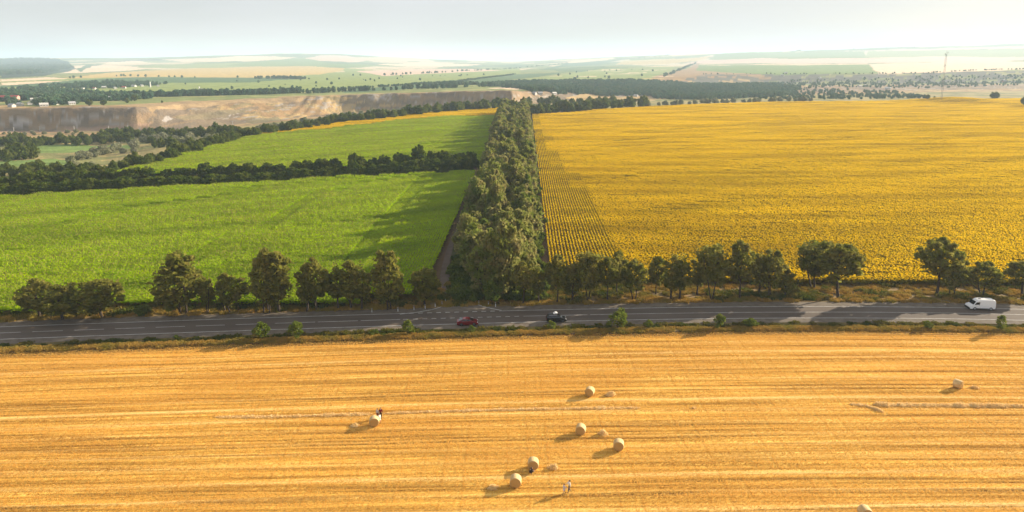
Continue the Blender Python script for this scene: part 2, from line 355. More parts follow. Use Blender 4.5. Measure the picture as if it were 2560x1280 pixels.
ca = gm.color_attributes.new('ground_color', 'FLOAT_COLOR', 'POINT'); ca.data.foreach_set('color', np.hstack([np.clip(C, 0, 1), np.ones((len(C), 1))]).astype(np.float32).ravel())
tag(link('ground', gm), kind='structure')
del GX, GY, C, V, Q

# ------------------------------------------------------------------ road and its verges
m_asph = M2('asphalt', (.082, .063, .049), (.115, .090, .070), .5, .75, .01, 8, sc3=(.15, 1, 1))
m_shld = M2('shoulder_gravel', (.105, .085, .066), (.17, .14, .105), .8, .95, .03, 8)
m_line = M2('road_paint', (.62, .61, .57), (.40, .39, .37), .9, .7, 0, 6)
m_verge = M2('verge_soil', (.10, .085, .03), (.20, .14, .05), .6, .95, .08, 8)
m_dry = M2('dry_grass_soil', (.26, .16, .06), (.13, .10, .035), .35, .95, .12, 8)
m_dirt = M2('track_dirt', (.13, .095, .07), (.085, .062, .046), .5, .95, .06, 8)
m_plow = M2('ploughed_soil', (.075, .042, .022), (.04, .022, .012), 1.2, .95, .1, 6)
strip('road', -3.75, 3.75, .25, m_asph)
strip('road_shoulder_near', 0, 0, 0, m_shld, prof=[-5.8, -3.76], nz=.05)
strip('road_shoulder_far', 0, 0, 0, m_shld, prof=[3.76, 5.4, 6.6], nz=.05)
strip('ditch', 0, 0, 0, m_verge, prof=[-8.9, -8.3, -7.9, -7.5, -7.1, -6.7, -6.2, -5.79], nz=.25, n=470)
strip('bank', 0, 0, 0, m_dry, prof=[-10.0, -9.8, -9.5, -9.2, -8.89], nz=.3, n=470)
strip('ploughed_strip', 0, 0, 0, m_plow, prof=[-11.4, -11.0, -10.8, -10.6, -10.3, -9.98], nz=.35, n=470)
strip('dry_verge', 0, 0, 0, m_dry, prof=[6.58, 7.3, 8.5, 10, 12, 15, 18, 22, 26], nz=.25, n=470)
# markings
mq = []; 
def dash(xa, xb, o, w, z=.256):
    n = max(1, int((xb - xa) / 3)); xs = np.linspace(xa, xb, n + 1)
    for a, b in zip(xs[:-1], xs[1:]):
        mq.append([(a, road_y(a) + o - w, z), (b, road_y(b) + o - w, z), (b, road_y(b) + o + w, z), (a, road_y(a) + o + w, z)])
JX0 = at(1000, 786)[0]; JX1 = at(1250, 777)[0]
dash(-230, 240, -3.5, .085); dash(-230, JX0, 3.5, .085); dash(JX1, 240, 3.5, .085)
xx = JX0
while xx < JX1: dash(xx, xx + 1.05, 3.5, .11); xx += 2.0
XA = at(690, 808)[0]; XB = at(1010, 799)[0]; XC = at(1310, 790)[0]
xx = XA - 8.1 * 22
while xx < XA - 2: dash(xx, xx + 5.9, 0, .07); xx += 8.1
xx = XA
while xx < XB: dash(xx, min(xx + 8.4, XB), 0, .075); xx += 9.0
xx = XB
while xx < XC: dash(xx, xx + 1.05, 0, .085); xx += 2.0
dash(XC, XC + 14, 0, .075); dash(XC + 14.6, 240, 0, .07)
def curve_line(pts, w, z):
    P = [at(*p, z) for p in pts]
    for a, b in zip(P[:-1], P[1:]):
        t = Vector((b[0] - a[0], b[1] - a[1])).normalized(); nn = Vector((-t.y, t.x)) * w
        mq.append([(a[0] - nn.x, a[1] - nn.y, z), (b[0] - nn.x, b[1] - nn.y, z), (b[0] + nn.x, b[1] + nn.y, z), (a[0] + nn.x, a[1] + nn.y, z)])
curve_line([(1000,785.5),(1040,781),(1080,774),(1100,768),(1110,763),(1116,757),(1118,752)], .1, .262)
curve_line([(1166,748),(1176,754),(1190,760),(1208,766),(1228,771),(1254,776)], .1, .262)
V = np.array(mq).reshape(-1, 3)
tag(link('road_markings', qmesh('road_markings', V, np.arange(len(V)).reshape(-1, 4), m_line)), kind='structure')
# side track: paved throat and then dirt up along the tree belt
def fan(name, left, right, z, m):
    Lp = [at(*p, z) for p in left]; Rp = [at(*p, z) for p in right]; n = len(Lp)
    V = [(*p, z) for p in Lp] + [(*p, z) for p in Rp]
    return tag(link(name, pmesh(name, V, [[i, n + i, n + i + 1, i + 1] for i in range(n - 1)], m)), kind='structure')
fan('side_road', [(985,788),(1040,781.5),(1080,774.5),(1100,768),(1110,763),(1116,756),(1117,748)], [(1275,777.5),(1254,776),(1228,771),(1208,766),(1190,760),(1176,754),(1164,747)], .246, m_shld)
fan('dirt_track', [(1112,754),(1108,735),(1103,712),(1100,690),(1106,660),(1118,620),(1135,580),(1155,535),(1172,495),(1190,452),(1207,410),(1222,360),(1236,310),(1246,290)],
    [(1172,754),(1156,735),(1138,712),(1124,690),(1124,660),(1132,620),(1147,580),(1165,535),(1181,495),(1198,452),(1214,410),(1228,360),(1241,310),(1250,290)], .21, m_dirt)

# ------------------------------------------------------------------ stubble field
def rows_s(w): return .35 + .65 * ss((w - 62) / 70)
def rowc(x, w): return (road_y(x) - road_y(0.0)) * rows_s(w)
EDGE = float(road_y(0.0)) - 11.2
wl = np.arange(46, EDGE + .01, .14); xl = np.linspace(-165, 165, 190)
Xs = np.repeat(xl[None], len(wl), 0); Wl = np.repeat(wl[:, None], len(xl), 1); Ys = Wl + rowc(Xs, Wl)
wq = np.arange(40, 150, .02); swp = np.zeros_like(wq); rup = np.zeros_like(wq); w0 = 44.0
while w0 < 150:
    g = rnd.uniform(.35, 1.0); wd_ = rnd.uniform(.35, .8); swp += g * np.exp(-(np.abs(wq - w0) / wd_) ** 2.5)
    for q in range(rnd.choice([1, 2, 2, 3])): swd = rnd.uniform(1.0, 3.4); rup += rnd.uniform(.35, 1.0) * np.exp(-((wq - w0 - swd) / rnd.uniform(.09, .2)) ** 2)
    w0 += rnd.uniform(2.4, 4.6)
wj = Wl + (fbm(Xs / 55, Wl / 9, 2) - .5) * .9
swath = np.interp(wj, wq, swp) * (.4 + .6 * ss((fbm(Xs / 60, wj / 2.5, 3) - .25) / .4))
rut = np.interp(wj, wq, rup) * ss((fbm(Xs / 16, wj / 1.5, 3) - .3) / .35)
fine = fbm(Xs / 14, Wl / .32, 3)
Zs = .02 + swath * .09 - rut * .2 + (fine - .5) * .12 + (fbm(Xs / 5, Wl / .8, 3) - .5) * .05
Zs = np.where(Wl > EDGE - .5, .02, Zs); rut = np.where(Wl > EDGE - .9, .8, rut); swath = np.where(Wl > EDGE - 2, swath * .3, swath)
m_stub, nt = newmat('stubble')
a1 = nd(nt, 'ShaderNodeAttribute', attribute_name='field_rows'); sp = nd(nt, 'ShaderNodeSeparateXYZ'); nt.links.new(a1.outputs['Vector'], sp.inputs[0])
a2 = nd(nt, 'ShaderNodeAttribute', attribute_name='field_wear'); s2 = nd(nt, 'ShaderNodeSeparateXYZ'); nt.links.new(a2.outputs['Vector'], s2.inputs[0])
cA, fA = noise_mix(nt, (.36, .175, .02), (.88, .56, .12), 1.0, vec=a1.outputs['Vector'], sc3=(.022, 1.7, 1), detail=9, lo=.36, hi=.60)
cB, fB = noise_mix(nt, cA, (.60, .31, .05), .05, vec=a1.outputs['Vector'], sc3=(.6, 1.4, 1), detail=4, lo=.45, hi=.7)
mS = nd(nt, 'ShaderNodeMix', data_type='RGBA'); mS.inputs[7].default_value = (.80, .52, .18, 1); nt.links.new(s2.outputs['X'], mS.inputs[0]); nt.links.new(cB, mS.inputs[6])
mR = nd(nt, 'ShaderNodeMix', data_type='RGBA'); mR.inputs[7].default_value = (.14, .065, .014, 1); nt.links.new(s2.outputs['Y'], mR.inputs[0]); nt.links.new(mS.outputs[2], mR.inputs[6])
_, fC = noise_mix(nt, (0, 0, 0), (1, 1, 1), 2.6, vec=a1.outputs['Vector'], sc3=(.16, 1, 1), detail=6)
surf(nt, mR.outputs[2], .9, bump(nt, fC, .16), spec=.15)
sm = qmesh('stubble_field', np.stack([Xs, Ys, Zs], -1).reshape(-1, 3), gridquads(len(wl), len(xl)), m_stub, smooth=True)
at1 = sm.attributes.new('field_rows', 'FLOAT_VECTOR', 'POINT'); at1.data.foreach_set('vector', np.stack([Xs, Wl, Xs * 0], -1).astype(np.float32).ravel())
at2 = sm.attributes.new('field_wear', 'FLOAT_VECTOR', 'POINT'); at2.data.foreach_set('vector', np.stack([np.clip(swath * .9, 0, 1), np.clip(rut * 1.25, 0, 1), Xs * 0], -1).astype(np.float32).ravel())
tag(link('stubble_field', sm), kind='structure')
def quads_from(c, a, b):                            # centres, half vectors
    n = len(c); V = np.stack([c - a - b, c + a - b, c + a + b, c - a + b], 1).reshape(-1, 3); return V, np.arange(4 * n).reshape(-1, 4)
m_straw = leafmat('straw_stalk', (.90, .58, .145), (.86, .54, .13), (.42, .21, .04), .3, 1.0, (.022, 1.5, .2))
def stubble_patch(seed):
    r = np.random.RandomState(seed); rows = np.arange(-1.5, 1.5, .15); n = 34
    X = r.uniform(-1.55, 1.55, (len(rows), n)); Y = rows[:, None] + r.normal(0, .025, X.shape); hh = r.uniform(.03, .09, X.shape)
    c = np.stack([X, Y, hh], -1).reshape(-1, 3); m = len(c)
    an = r.normal(0, .5, m); a = np.stack([np.cos(an), np.sin(an), an * 0], 1) * r.uniform(.012, .032, (m, 1))
    b = np.stack([r.normal(0, .35, m), r.normal(0, .35, m), np.ones(m)], 1) * hh.reshape(-1, 1)
    k = r.rand(m) < .25; b[k] = np.stack([r.normal(0, .3, k.sum()), r.normal(0, .12, k.sum()), r.normal(0, .04, k.sum())], 1); c[k, 2] = .06
    V, Q = quads_from(c, a, b); return qmesh('stubble_patch', V, Q, m_straw)
px_, pw_ = np.meshgrid(np.arange(-150, 150, 2.9), np.arange(60, EDGE + .5, 2.95)); px_ = px_.ravel(); pw_ = pw_.ravel()
py_ = pw_ + rowc(px_, pw_); kk = np.abs(px_) < py_ * .86 + 6; px_, pw_, py_ = px_[kk], pw_[kk], py_[kk]
sl_ = np.arctan2(rowc(px_ + 1, pw_) - rowc(px_, pw_), 1.0)
scatter('stubble_stalks', np.stack([px_, py_, px_ * 0 + .01], -1), [stubble_patch(s) for s in range(4)], rotz=sl_)

# ------------------------------------------------------------------ crops
m_corn = leafmat('corn_leaf', (.43, .61, .004), (.49, .63, .004), (.24, .37, .006), .6, .05, (.35, 1.7, 1, .5))
m_tass = leafmat('corn_tassel', (.26, .26, .05), (.22, .24, .04), (.32, .28, .07), .3, .1)
m_petal = leafmat('sunflower_petal', (.86, .60, .008), (.82, .56, .008), (.50, .32, .008), .5, .06, (.16, 1.2, 1))
m_sleaf = leafmat('sunflower_leaf', (.23, .21, .012), (.27, .23, .014), (.19, .15, .014), .5, .05, (.3, 1, 1))
def corn_patch(seed):
    r = np.random.RandomState(seed); P = []
    for i in range(9):
        yy = np.arange(-3, 3, .27) + r.normal(0, .05, len(np.arange(-3, 3, .27)))
        P += [(-3.15 + .35 + .7 * i + r.normal(0, .04), v) for v in yy]
    P = np.array(P); n = len(P); hh = r.uniform(1.7, 2.3, n)
    cs, a_s, b_s = [], [], []
    for k in range(6):
        an = r.uniform(0, 6.28, n); up = r.uniform(-.1, .9, n); ln = r.uniform(.3, .46, n)
        b = np.stack([np.cos(an), np.sin(an), up], 1); b /= np.linalg.norm(b, axis=1)[:, None]; b *= ln[:, None]
        a = np.stack([-np.sin(an), np.cos(an), r.normal(0, .3, n)], 1) * r.uniform(.06, .11, n)[:, None]
        z0 = hh * r.uniform(.62, 1.0, n)
        cs.append(np.stack([P[:, 0], P[:, 1], z0], 1) + b * np.array([1, 1, .5])); a_s.append(a); b_s.append(b)
    V1, Q1 = quads_from(np.vstack(cs), np.vstack(a_s), np.vstack(b_s)); 
    k = r.rand(n) < .6; c = np.stack([P[k, 0], P[k, 1], hh[k] + .22], 1); m = len(c); an = r.uniform(0, 6.28, m)
    V2, Q2 = quads_from(c, np.stack([np.cos(an), np.sin(an), an * 0], 1) * .07, np.stack([r.normal(0, .05, m), r.normal(0, .05, m), np.full(m, .2)], 1))
    return qmesh('corn_patch', np.vstack([V1, V2]), np.vstack([Q1, Q2 + len(V1)]), [m_corn, m_tass], [0] * len(Q1) + [1] * len(Q2))
def sun_patch(seed, sparse=False):
    r = np.random.RandomState(seed); P = []; sp = .95
    for i in range(7):
        yy = np.arange(-3, 3, .25); yy = yy + r.normal(0, .06, len(yy))
        P += [(-3.325 + sp / 2 + sp * i + r.normal(0, .05 if sparse else .30), v + r.normal(0, .02 if sparse else .12)) for v in yy]
    P = np.array(P); n = len(P); hh = r.uniform(1.35, 1.75, n)
    cs, a_s, b_s, mi = [], [], [], []
    w = .17 if sparse else .25
    for k in range(5):                              # leaves
        an = r.uniform(0, 6.28, n); b = np.stack([np.cos(an), np.sin(an), r.uniform(-.5, .3, n)], 1) * (w * r.uniform(.7, 1.1, n))[:, None]
        a = np.stack([-np.sin(an), np.cos(an), r.normal(0, .4, n)], 1) * w * .75
        cs.append(np.stack([P[:, 0], P[:, 1], hh * r.uniform(.4, .92, n)], 1) + b); a_s.append(a); b_s.append(b); mi += [1] * n
    for k in range(4 if not sparse else 2):                              # flower heads nodding every way, mostly to the near side
        c = np.stack([P[:, 0] + r.normal(0, .12, n), P[:, 1] + r.normal(0, .12, n), hh + r.uniform(-.05, .2, n)], 1)
        nn = np.stack([r.normal(.25, .5, n), r.normal(-.3, .5, n), r.uniform(.35, 1.0, n)], 1); nn /= np.linalg.norm(nn, axis=1)[:, None]
        a = np.cross(nn, np.array([0, 1, 0.2])); a /= np.linalg.norm(a, axis=1)[:, None]; b = np.cross(nn, a); s = r.uniform(.075, .12, n)[:, None]
        cs.append(c); a_s.append(a * s); b_s.append(b * s); mi += [0] * n
    V, Q = quads_from(np.vstack(cs), np.vstack(a_s), np.vstack(b_s)); return qmesh('sunflower_patch', V, Q, [m_petal, m_sleaf], mi)
TRAM = [[at(*p) for p in q] for q in ([(1030,447),(900,470),(800,500),(700,560),(560,625),(420,690)], [(700,462),(560,500),(380,520),(150,575),(-60,640)], [(1100,440),(1000,520),(930,600),(880,700)])]
def ldist(P, x, y):
    d = np.full(x.shape, 1e9)
    for a, b in zip(P[:-1], P[1:]):
        ux, uy = b[0] - a[0], b[1] - a[1]; t = np.clip(((x - a[0]) * ux + (y - a[1]) * uy) / (ux * ux + uy * uy), 0, 1); d = np.minimum(d, np.hypot(x - a[0] - t * ux, y - a[1] - t * uy))
    return d
def crop(name, P, meshes, step, rot, jit=.0, idx=None, keep=None):
    xs, ys = in_world(P, step, jit, rot); o = ys - road_y(xs)
    k = (np.abs(xs) < ys * .86 + 25)
    if keep is not None: k &= keep(xs, ys)
    xs, ys = xs[k], ys[k]; n = len(xs)
    return scatter(name, np.stack([xs, ys, zT(xs, ys)], -1), meshes, rotz=np.full(n, rot) + math.pi * rs.randint(0, 2, n), scl=np.stack([np.ones(n), np.ones(n), (.62 + .76 * fbm((xs * .87 + ys * .5) / 60, (ys * .87 - xs * .5) / 13, 3)) * (1 - (.32 * np.max([np.exp(-(ldist(P, xs, ys) / 3.2) ** 2) for P in TRAM], 0) if name == 'corn_field' else 0))], 1), idx=rs.randint(0, len(meshes), n) if idx is None else idx(xs, ys))
def wp(pts, z=0.0): return np.array([at(px, py, z) for px, py in pts])
ROT = -0.02
cornm = [corn_patch(s) for s in range(5)]; sunm = [sun_patch(s) for s in range(5)]; sunl = [sun_patch(20 + s, True) for s in range(4)]
NEARC = wp([(-420,800),(0,783),(350,772),(650,765),(900,760),(1060,745),(1092,725),(1094,690),(1100,655),(1112,618),(1129,578),(1149,533),(1166,493),(1184,450),(1196,434),(1000,444),(640,464),(300,482),(0,499),(-420,525)])
crop('corn_field', NEARC, cornm, (6.3, 6.0), ROT)
FARC = wp([(1208,418),(1216,385),(1226,350),(1240,293),(1120,295),(1000,305),(780,331),(604,347),(500,377),(420,404),(330,424),(272,441),(600,433),(900,421)])
crop('corn_field', FARC, cornm, (6.3, 6.0), ROT)
crop('sunflower_strip', wp([(604,346.5),(780,330),(1000,304),(1120,294.5),(1241,292),(1282,270),(1200,274),(1000,288),(800,315),(700,330)]), sunm, (6.65, 6.0), ROT)
SUNF = wp([(1352,712),(1349,640),(1345,560),(1340,470),(1332,390),(1324,310),(1322,291),(1500,277),(1700,264),(1900,258),(2300,253),(2560,248),(3100,246),(3300,700),(2560,727),(2200,722),(1900,716),(1600,716)])
bl0 = at(1352, 712); bl1 = at(1324, 310)
def fromedge(xs, ys): return xs - (bl0[0] + (bl1[0] - bl0[0]) * (ys - bl0[1]) / (bl1[1] - bl0[1]))
wedge = lambda xs, ys: np.clip(22 - (ys - 190) / 26, 7, 22) + 8 * (fbm(xs * 0 + 3, ys / 40, 3) - .5) * 2
crop('sunflower_field', SUNF, sunm, (6.65, 6.0), ROT, keep=lambda xs, ys: (fromedge(xs, ys) >= wedge(xs, ys)))
crop('sunflower_field', SUNF, sunl, (6.65, 6.0), ROT, keep=lambda xs, ys: (fromedge(xs, ys) < wedge(xs, ys)))

# ------------------------------------------------------------------ grass on the verges
m_ggrass = leafmat('green_grass', (.07, .095, .014), (.10, .115, .018), (.26, .19, .045), .3, .35)
m_dgrass = leafmat('dry_grass', (.44, .28, .065), (.36, .22, .05), (.20, .19, .035), .3, .2)
def grass_patch(seed, m, hmin, hmax, wide):
    r = np.random.RandomState(seed); n = 260
    c = np.stack([r.uniform(-.8, .8, n), r.uniform(-.8, .8, n), np.zeros(n)], 1); hh = r.uniform(hmin, hmax, n); c[:, 2] = hh * .5
    an = r.uniform(0, 6.28, n); a = np.stack([np.cos(an), np.sin(an), an * 0], 1) * r.uniform(wide * .5, wide, (n, 1))
    b = np.stack([r.normal(0, .4, n), r.normal(0, .4, n), np.ones(n)], 1) * (hh * .5)[:, None]
    V, Q = quads_from(c, a, b); return qmesh('grass_patch', V, Q, m)
gg = [grass_patch(s, m_ggrass, .15, .55, .06) for s in range(3)]; dg = [grass_patch(9 + s, m_dgrass, .12, .5, .06) for s in range(3)]
def verge(name, oa, ob, meshes, n, dens=None, smin=.6, smax=1.2):
    xs = rs.uniform(-135, 140, n); os_ = rs.uniform(oa, ob, n); k = rs.rand(n) < (dens(xs, os_) if dens else 1); xs, os_ = xs[k], os_[k]
    n = len(xs); scatter(name, np.stack([xs, road_y(xs) + os_, np.interp(os_, VO, VZ)], -1), meshes, rotz=rs.uniform(0, 6.28, n), scl=rs.uniform(smin, smax, (n, 1)).repeat(3, 1))
verge('ditch_grass', -8.2, -5.9, gg, 1900, lambda x, o: .35 + .9 * (fbm(x / 9, o, 3) > .45), .5, 1.05)
verge('bank_grass', -10.1, -8.3, dg, 1900, None, .45, .9)
verge('verge_grass', 7.0, 25, dg, 3600, lambda x, o: .25 + .75 * (fbm(x / 5, o / 3, 3) > .45), .6, 1.3)
verge('verge_weeds', 8.5, 24, gg, 1500, lambda x, o: (fbm(x / 8 + 40, o / 4, 3) > .54) * 1.0, .9, 2.0)
# ------------------------------------------------------------------ trees: prototypes of trunk with limbs + crown of leaf-sized faces
m_bark = M2('bark', (.075, .055, .04), (.035, .026, .02), 3.0, .95, .03, 6)
m_lroad = leafmat('leaf_roadside', (.15, .165, .024), (.195, .195, .032), (.28, .24, .06), .5, .5)
m_lbelt = leafmat('leaf_belt', (.15, .205, .03), (.24, .25, .055), (.34, .28, .12), .5, .3)
m_lhedge = leafmat('leaf_hedge', (.07, .11, .016), (.10, .14, .02), (.17, .19, .03), .4, .3)
m_lshrub = leafmat('leaf_young', (.105, .155, .02), (.14, .185, .025), (.20, .215, .04), .4, 1.0)
m_ldark = leafmat('leaf_dark', (.08, .12, .024), (.12, .155, .03), (.19, .20, .05), .42, .2)
m_lsilver = leafmat('leaf_silver', (.26, .27, .16), (.32, .31, .20), (.18, .20, .10), .3, .3)
m_dead = M2('dead_twig', (.26, .19, .14), (.20, .14, .10), 2.0, .9)
def tube(V, Q, p0, p1, r0, r1, n=6):
    p0 = np.array(p0, float); p1 = np.array(p1, float); d = p1 - p0; d /= max(np.linalg.norm(d), 1e-6)
    a = np.cross(d, [0.3, 1, .2]); a /= np.linalg.norm(a); b = np.cross(d, a); o = len(V)
    for p, r in ((p0, r0), (p1, r1)):
        for k in range(n): t = 6.2832 * k / n; V.append(p + (a * math.cos(t) + b * math.sin(t)) * r)
    for k in range(n): Q.append((o + k, o + (k + 1) % n, o + n + (k + 1) % n, o + n + k))
def make_tree(seed, h, w, base, nclump, nleaf, lsize, leaf, trunks=1, flat=1.0, open_=.35, name='tree', droop=0.0, bark=None):
    """h height, w crown width, base = bare trunk fraction"""
    r = np.random.RandomState(seed); V, Q = [], []
    hc = h * (1 + base) / 2; rz = h * (1 - base) / 2; rx = w / 2
    cl = []
    while len(cl) < nclump:
        u = r.normal(size=3); u /= np.linalg.norm(u); rad = r.uniform(open_, .92) ** .6
        p = np.array([u[0] * rx, u[1] * rx, u[2] * rz * flat]) * rad
        lump = .72 + .5 * vn(np.array([u[0] * 1.6 + seed * 3.1]), np.array([u[2] * 1.6 + u[1] * 1.3 + seed]))[0]
        p[:2] *= lump * (1.0 - .25 * max(0, p[2] / rz)); p[2] = p[2] * (.8 + .3 * lump) + hc
        if p[2] > h * 1.02 or p[2] < h * base * .8: continue
        cl.append(p)
    cl = np.array(cl); ntr = trunks; tops = []
    for t in range(ntr):
        off = np.array([r.normal(0, .25), r.normal(0, .25), 0]) * (t > 0) * 2; p = np.array([0, 0, -.3]) + off; rr = .034 * h / (1 + .35 * (ntr - 1)) * .75
        drift = r.normal(0, .05, 2) + (0 if ntr == 1 else r.normal(0, .12, 2)); seg = []
        for k in range(5):
            q = p + np.array([drift[0] * h / 5 + r.normal(0, .07), drift[1] * h / 5 + r.normal(0, .07), (h * .84 + .3) / 5]); r2 = rr * .72
            tube(V, Q, p, q, rr, r2, 7); seg.append(q); p, rr = q, r2
        tops.append(seg)
    for c in cl[r.permutation(len(cl))[:max(10, nclump // 2)]]:
        seg = tops[r.randint(ntr)]; zt = c[2] - .55 * np.hypot(c[0], c[1]) - r.uniform(0, .1) * h; s = min(seg, key=lambda q: abs(q[2] - max(zt, h * base * .8)))
        mid = (s + c) / 2 + np.array([r.normal(0, .2), r.normal(0, .2), .12 * h * r.rand()]); rr = .010 * h * (1.1 - s[2] / h)
        tube(V, Q, s, mid, rr, rr * .6, 5); tube(V, Q, mid, c, rr * .6, rr * .2, 5)
    tm = qmesh(name + '_trunk', np.array(V), np.array(Q), bark or m_bark, smooth=True)
    k = r.randint(len(cl), size=nleaf); cr_ = (r.uniform(.10, .2, len(cl)) * w * (.6 + .4 * (nclump < 40)))[k]
    g = r.normal(size=(nleaf, 3)); g /= np.linalg.norm(g, axis=1)[:, None]; g *= (r.rand(nleaf) ** .45)[:, None]
    c = cl[k] + g * cr_[:, None] * np.array([1, 1, .72]); c[:, 2] -= droop * r.rand(nleaf) * cr_
    nf = int(nleaf * .2); u = r.normal(size=(nf, 3)); u /= np.linalg.norm(u, axis=1)[:, None]; q = r.uniform(.35, 1, nf) ** .5
    lm = .42 + .9 * fbm(u[:, 0] * 1.9 + seed * 3.1 + u[:, 1] * .9, u[:, 2] * 1.9 + u[:, 1] * 1.4 + seed, 3)
    c[:nf] = np.stack([u[:, 0] * rx * (1 - .22 * np.maximum(u[:, 2], 0)), u[:, 1] * rx * (1 - .22 * np.maximum(u[:, 2], 0)), u[:, 2] * rz], 1) * (q * lm)[:, None] + np.array([0, 0, hc])
    c[:, 2] = np.maximum(c[:, 2], .15)
    a = r.normal(size=(nleaf, 3)); a /= np.linalg.norm(a, axis=1)[:, None]; b = np.cross(a, r.normal(size=(nleaf, 3))); b /= np.linalg.norm(b, axis=1)[:, None]
    s = lsize * r.uniform(.55, 1.25, (nleaf, 1)); V2, Q2 = quads_from(c, a * s, b * s * .55)
    return tm, qmesh(name + '_crown', V2, Q2, leaf)
def place(name, protos, x, y, z, sx, sz, label, cat='tree', group=None, rz=None):
    tm, cm = protos
    e = bpy.data.objects.new(name, None); COL.objects.link(e); e.empty_display_size = .5
    e.location = (x, y, z); e.rotation_euler = (0, 0, rnd.uniform(0, 6.28) if rz is None else rz); e.scale = (sx, sx, sz)
    tag(e, label, cat, group)
    for n, m in (('trunk', tm), ('crown', cm)):
        if m: link(n, m, e)
    return e
def scale_at(py): return (py - 150) / 56.5          # reference pixels per metre on the plateau
ROADT2 = [make_tree(115 + s, 10.0, 6.6, b, n, 3900, .27, m_lroad, tr, 1.0, .3, 'roadside_tree') for s, b, n, tr in [(1, .30, 44, 1), (2, .26, 40, 2), (3, .33, 48, 1), (4, .28, 38, 2), (5, .31, 42, 1)]]
ROADT = [make_tree(100 + s, 10.0, 6.4, b, n, 4600, .27, m_lroad, tr, 1.0, .3, 'roadside_tree') for s, b, n, tr in [(1, .16, 50, 1), (2, .20, 42, 2), (3, .12, 56, 1), (4, .20, 44, 1), (5, .1, 50, 3), (6, .17, 46, 2)]]
SLIM = [make_tree(130 + s, 9.0, 3.6, .16, 26, 2200, .23, m_lroad, 1, 1.0, .25, 'slender_tree') for s in range(2)]
# base x, base y, top y, crown left, crown right (in the reference picture) and what sets it apart
LEFT = [
 (100, 795, 697, 30, 128, 'dark bushy tree at the far left end of the roadside row, by the corn'),
 (157, 801, 712, 105, 205, 'low wide dark tree beside the road, second from the left end of the row'),
 (255, 795, 692, 198, 306, 'round bushy tree with sunlit right side, alone left of the dark low bush'),
 (450, 786, 636, 370, 498, 'tall pale topped tree with one thick trunk, standing apart right of the low bush'),
 (517, 784, 688, 497, 546, 'thin dark tree just right of the tall tree with the thick trunk'),
 (577, 783, 686, 538, 622, 'small upright tree between the thin dark tree and the tall twin pair'),
 (672, 781, 630, 596, 690, 'left tree of the tall twin pair, with open airy crown above the corn'),
 (699, 781, 626, 655, 728, 'right tree of the tall twin pair, slim dark trunk and light crown'),
 (768, 780, 658, 745, 798, 'slim dark tree right of the tall twin pair'),
 (792, 780, 650, 760, 832, 'pale topped tree close behind the slim dark one right of the twin pair'),
 (846, 776, 655, 822, 872, 'left one of three crowded dark trees in the middle of the left row'),
 (878, 774, 648, 845, 902, 'middle one of three crowded dark trees in the middle of the left row'),
 (905, 776, 662, 880, 934, 'right one of three crowded dark trees in the middle of the left row'),
 (970, 773, 630, 938, 1026, 'tall pointed tree with golden top, second from the dirt track on its left'),
 (1062, 765, 664, 1022, 1106, 'bushy bright tree beside the mouth of the dirt track, on its left')]
RIGHT = [
 (1308, 762, 655, 1275, 1340, 'first full size roadside tree right of the small one at the track mouth'),
 (1347, 758, 668, 1328, 1368, 'slim roadside tree with low twigs, second right of the track mouth'),
 (1392, 758, 642, 1360, 1424, 'roadside tree on the dry verge straight above the black car'),
 (1429, 757, 655, 1405, 1452, 'narrow roadside tree to the right above the black car'),
 (1470, 756, 628, 1428, 1500, 'tall roadside tree with wide fan crown at the end of the visible sunflower rows'),
 (1519, 754, 640, 1485, 1550, 'dense dark roadside tree above the large bush in the ditch'),
 (1543, 738, 632, 1520, 1575, 'tree set back behind the dense dark one above the large bush'),
 (1587, 752, 650, 1555, 1618, 'round roadside tree right of the dense dark one'),
 (1640, 736, 645, 1615, 1664, 'short dark tree set back by the green weeds under the trees'),
 (1676, 751, 642, 1648, 1700, 'straight trunked roadside tree right of the green weeds'),
 (1698, 751, 632, 1678, 1730, 'leafy roadside tree close beside the straight trunked one'),
 (1742, 738, 640, 1722, 1765, 'low thicket tree set back in the middle of the right row'),
 (1780, 750, 616, 1742, 1822, 'tall grey green roadside tree with dark foot, in the middle of the right row'),
 (1849, 748, 610, 1806, 1886, 'tall spreading tree with clear forked trunk, right of the grey green one'),
 (1898, 737, 632, 1868, 1922, 'dark tree set back right of the tall spreading one'),
 (1922, 746, 625, 1890, 1966, 'leaning dark tree near the right end of the closed row'),
 (1964, 746, 668, 1948, 1986, 'thin sapling that closes the right row before the gap'),
 (2036, 722, 604, 1980, 2078, 'left tree of the big round pair standing before the sunflowers'),
 (2096, 746, 606, 2045, 2156, 'right tree of the big round pair, wide crown over sloping limbs'),
 (2340, 741, 594, 2268, 2372, 'tallest dark tree right of the long gap, with a lower side crown'),
 (2376, 743, 652, 2350, 2416, 'small light tree under the tallest one right of the gap'),
 (2455, 742, 655, 2412, 2496, 'forked tree directly behind the white van'),
 (2556, 740, 652, 2518, 2610, 'bushy tree at the right border behind the white van')]
for px, py, ty, xl_, xr_, lab in LEFT + RIGHT:
    x, y = at(px, py); s = scale_at(py); hgt = (py - ty) / s * 1.03; wid = (xr_ - xl_) / s * 1.04
    slim = wid / hgt < .5; pr = rnd.choice(SLIM if slim else ROADT2 if px > 1290 else ROADT); z = zG(x, y)
    place('roadside_tree', pr, x, y, z - .05, wid / (3.6 if slim else 6.4), hgt / (9.0 if slim else 10.0), lab, 'tree', 'trees along the road')
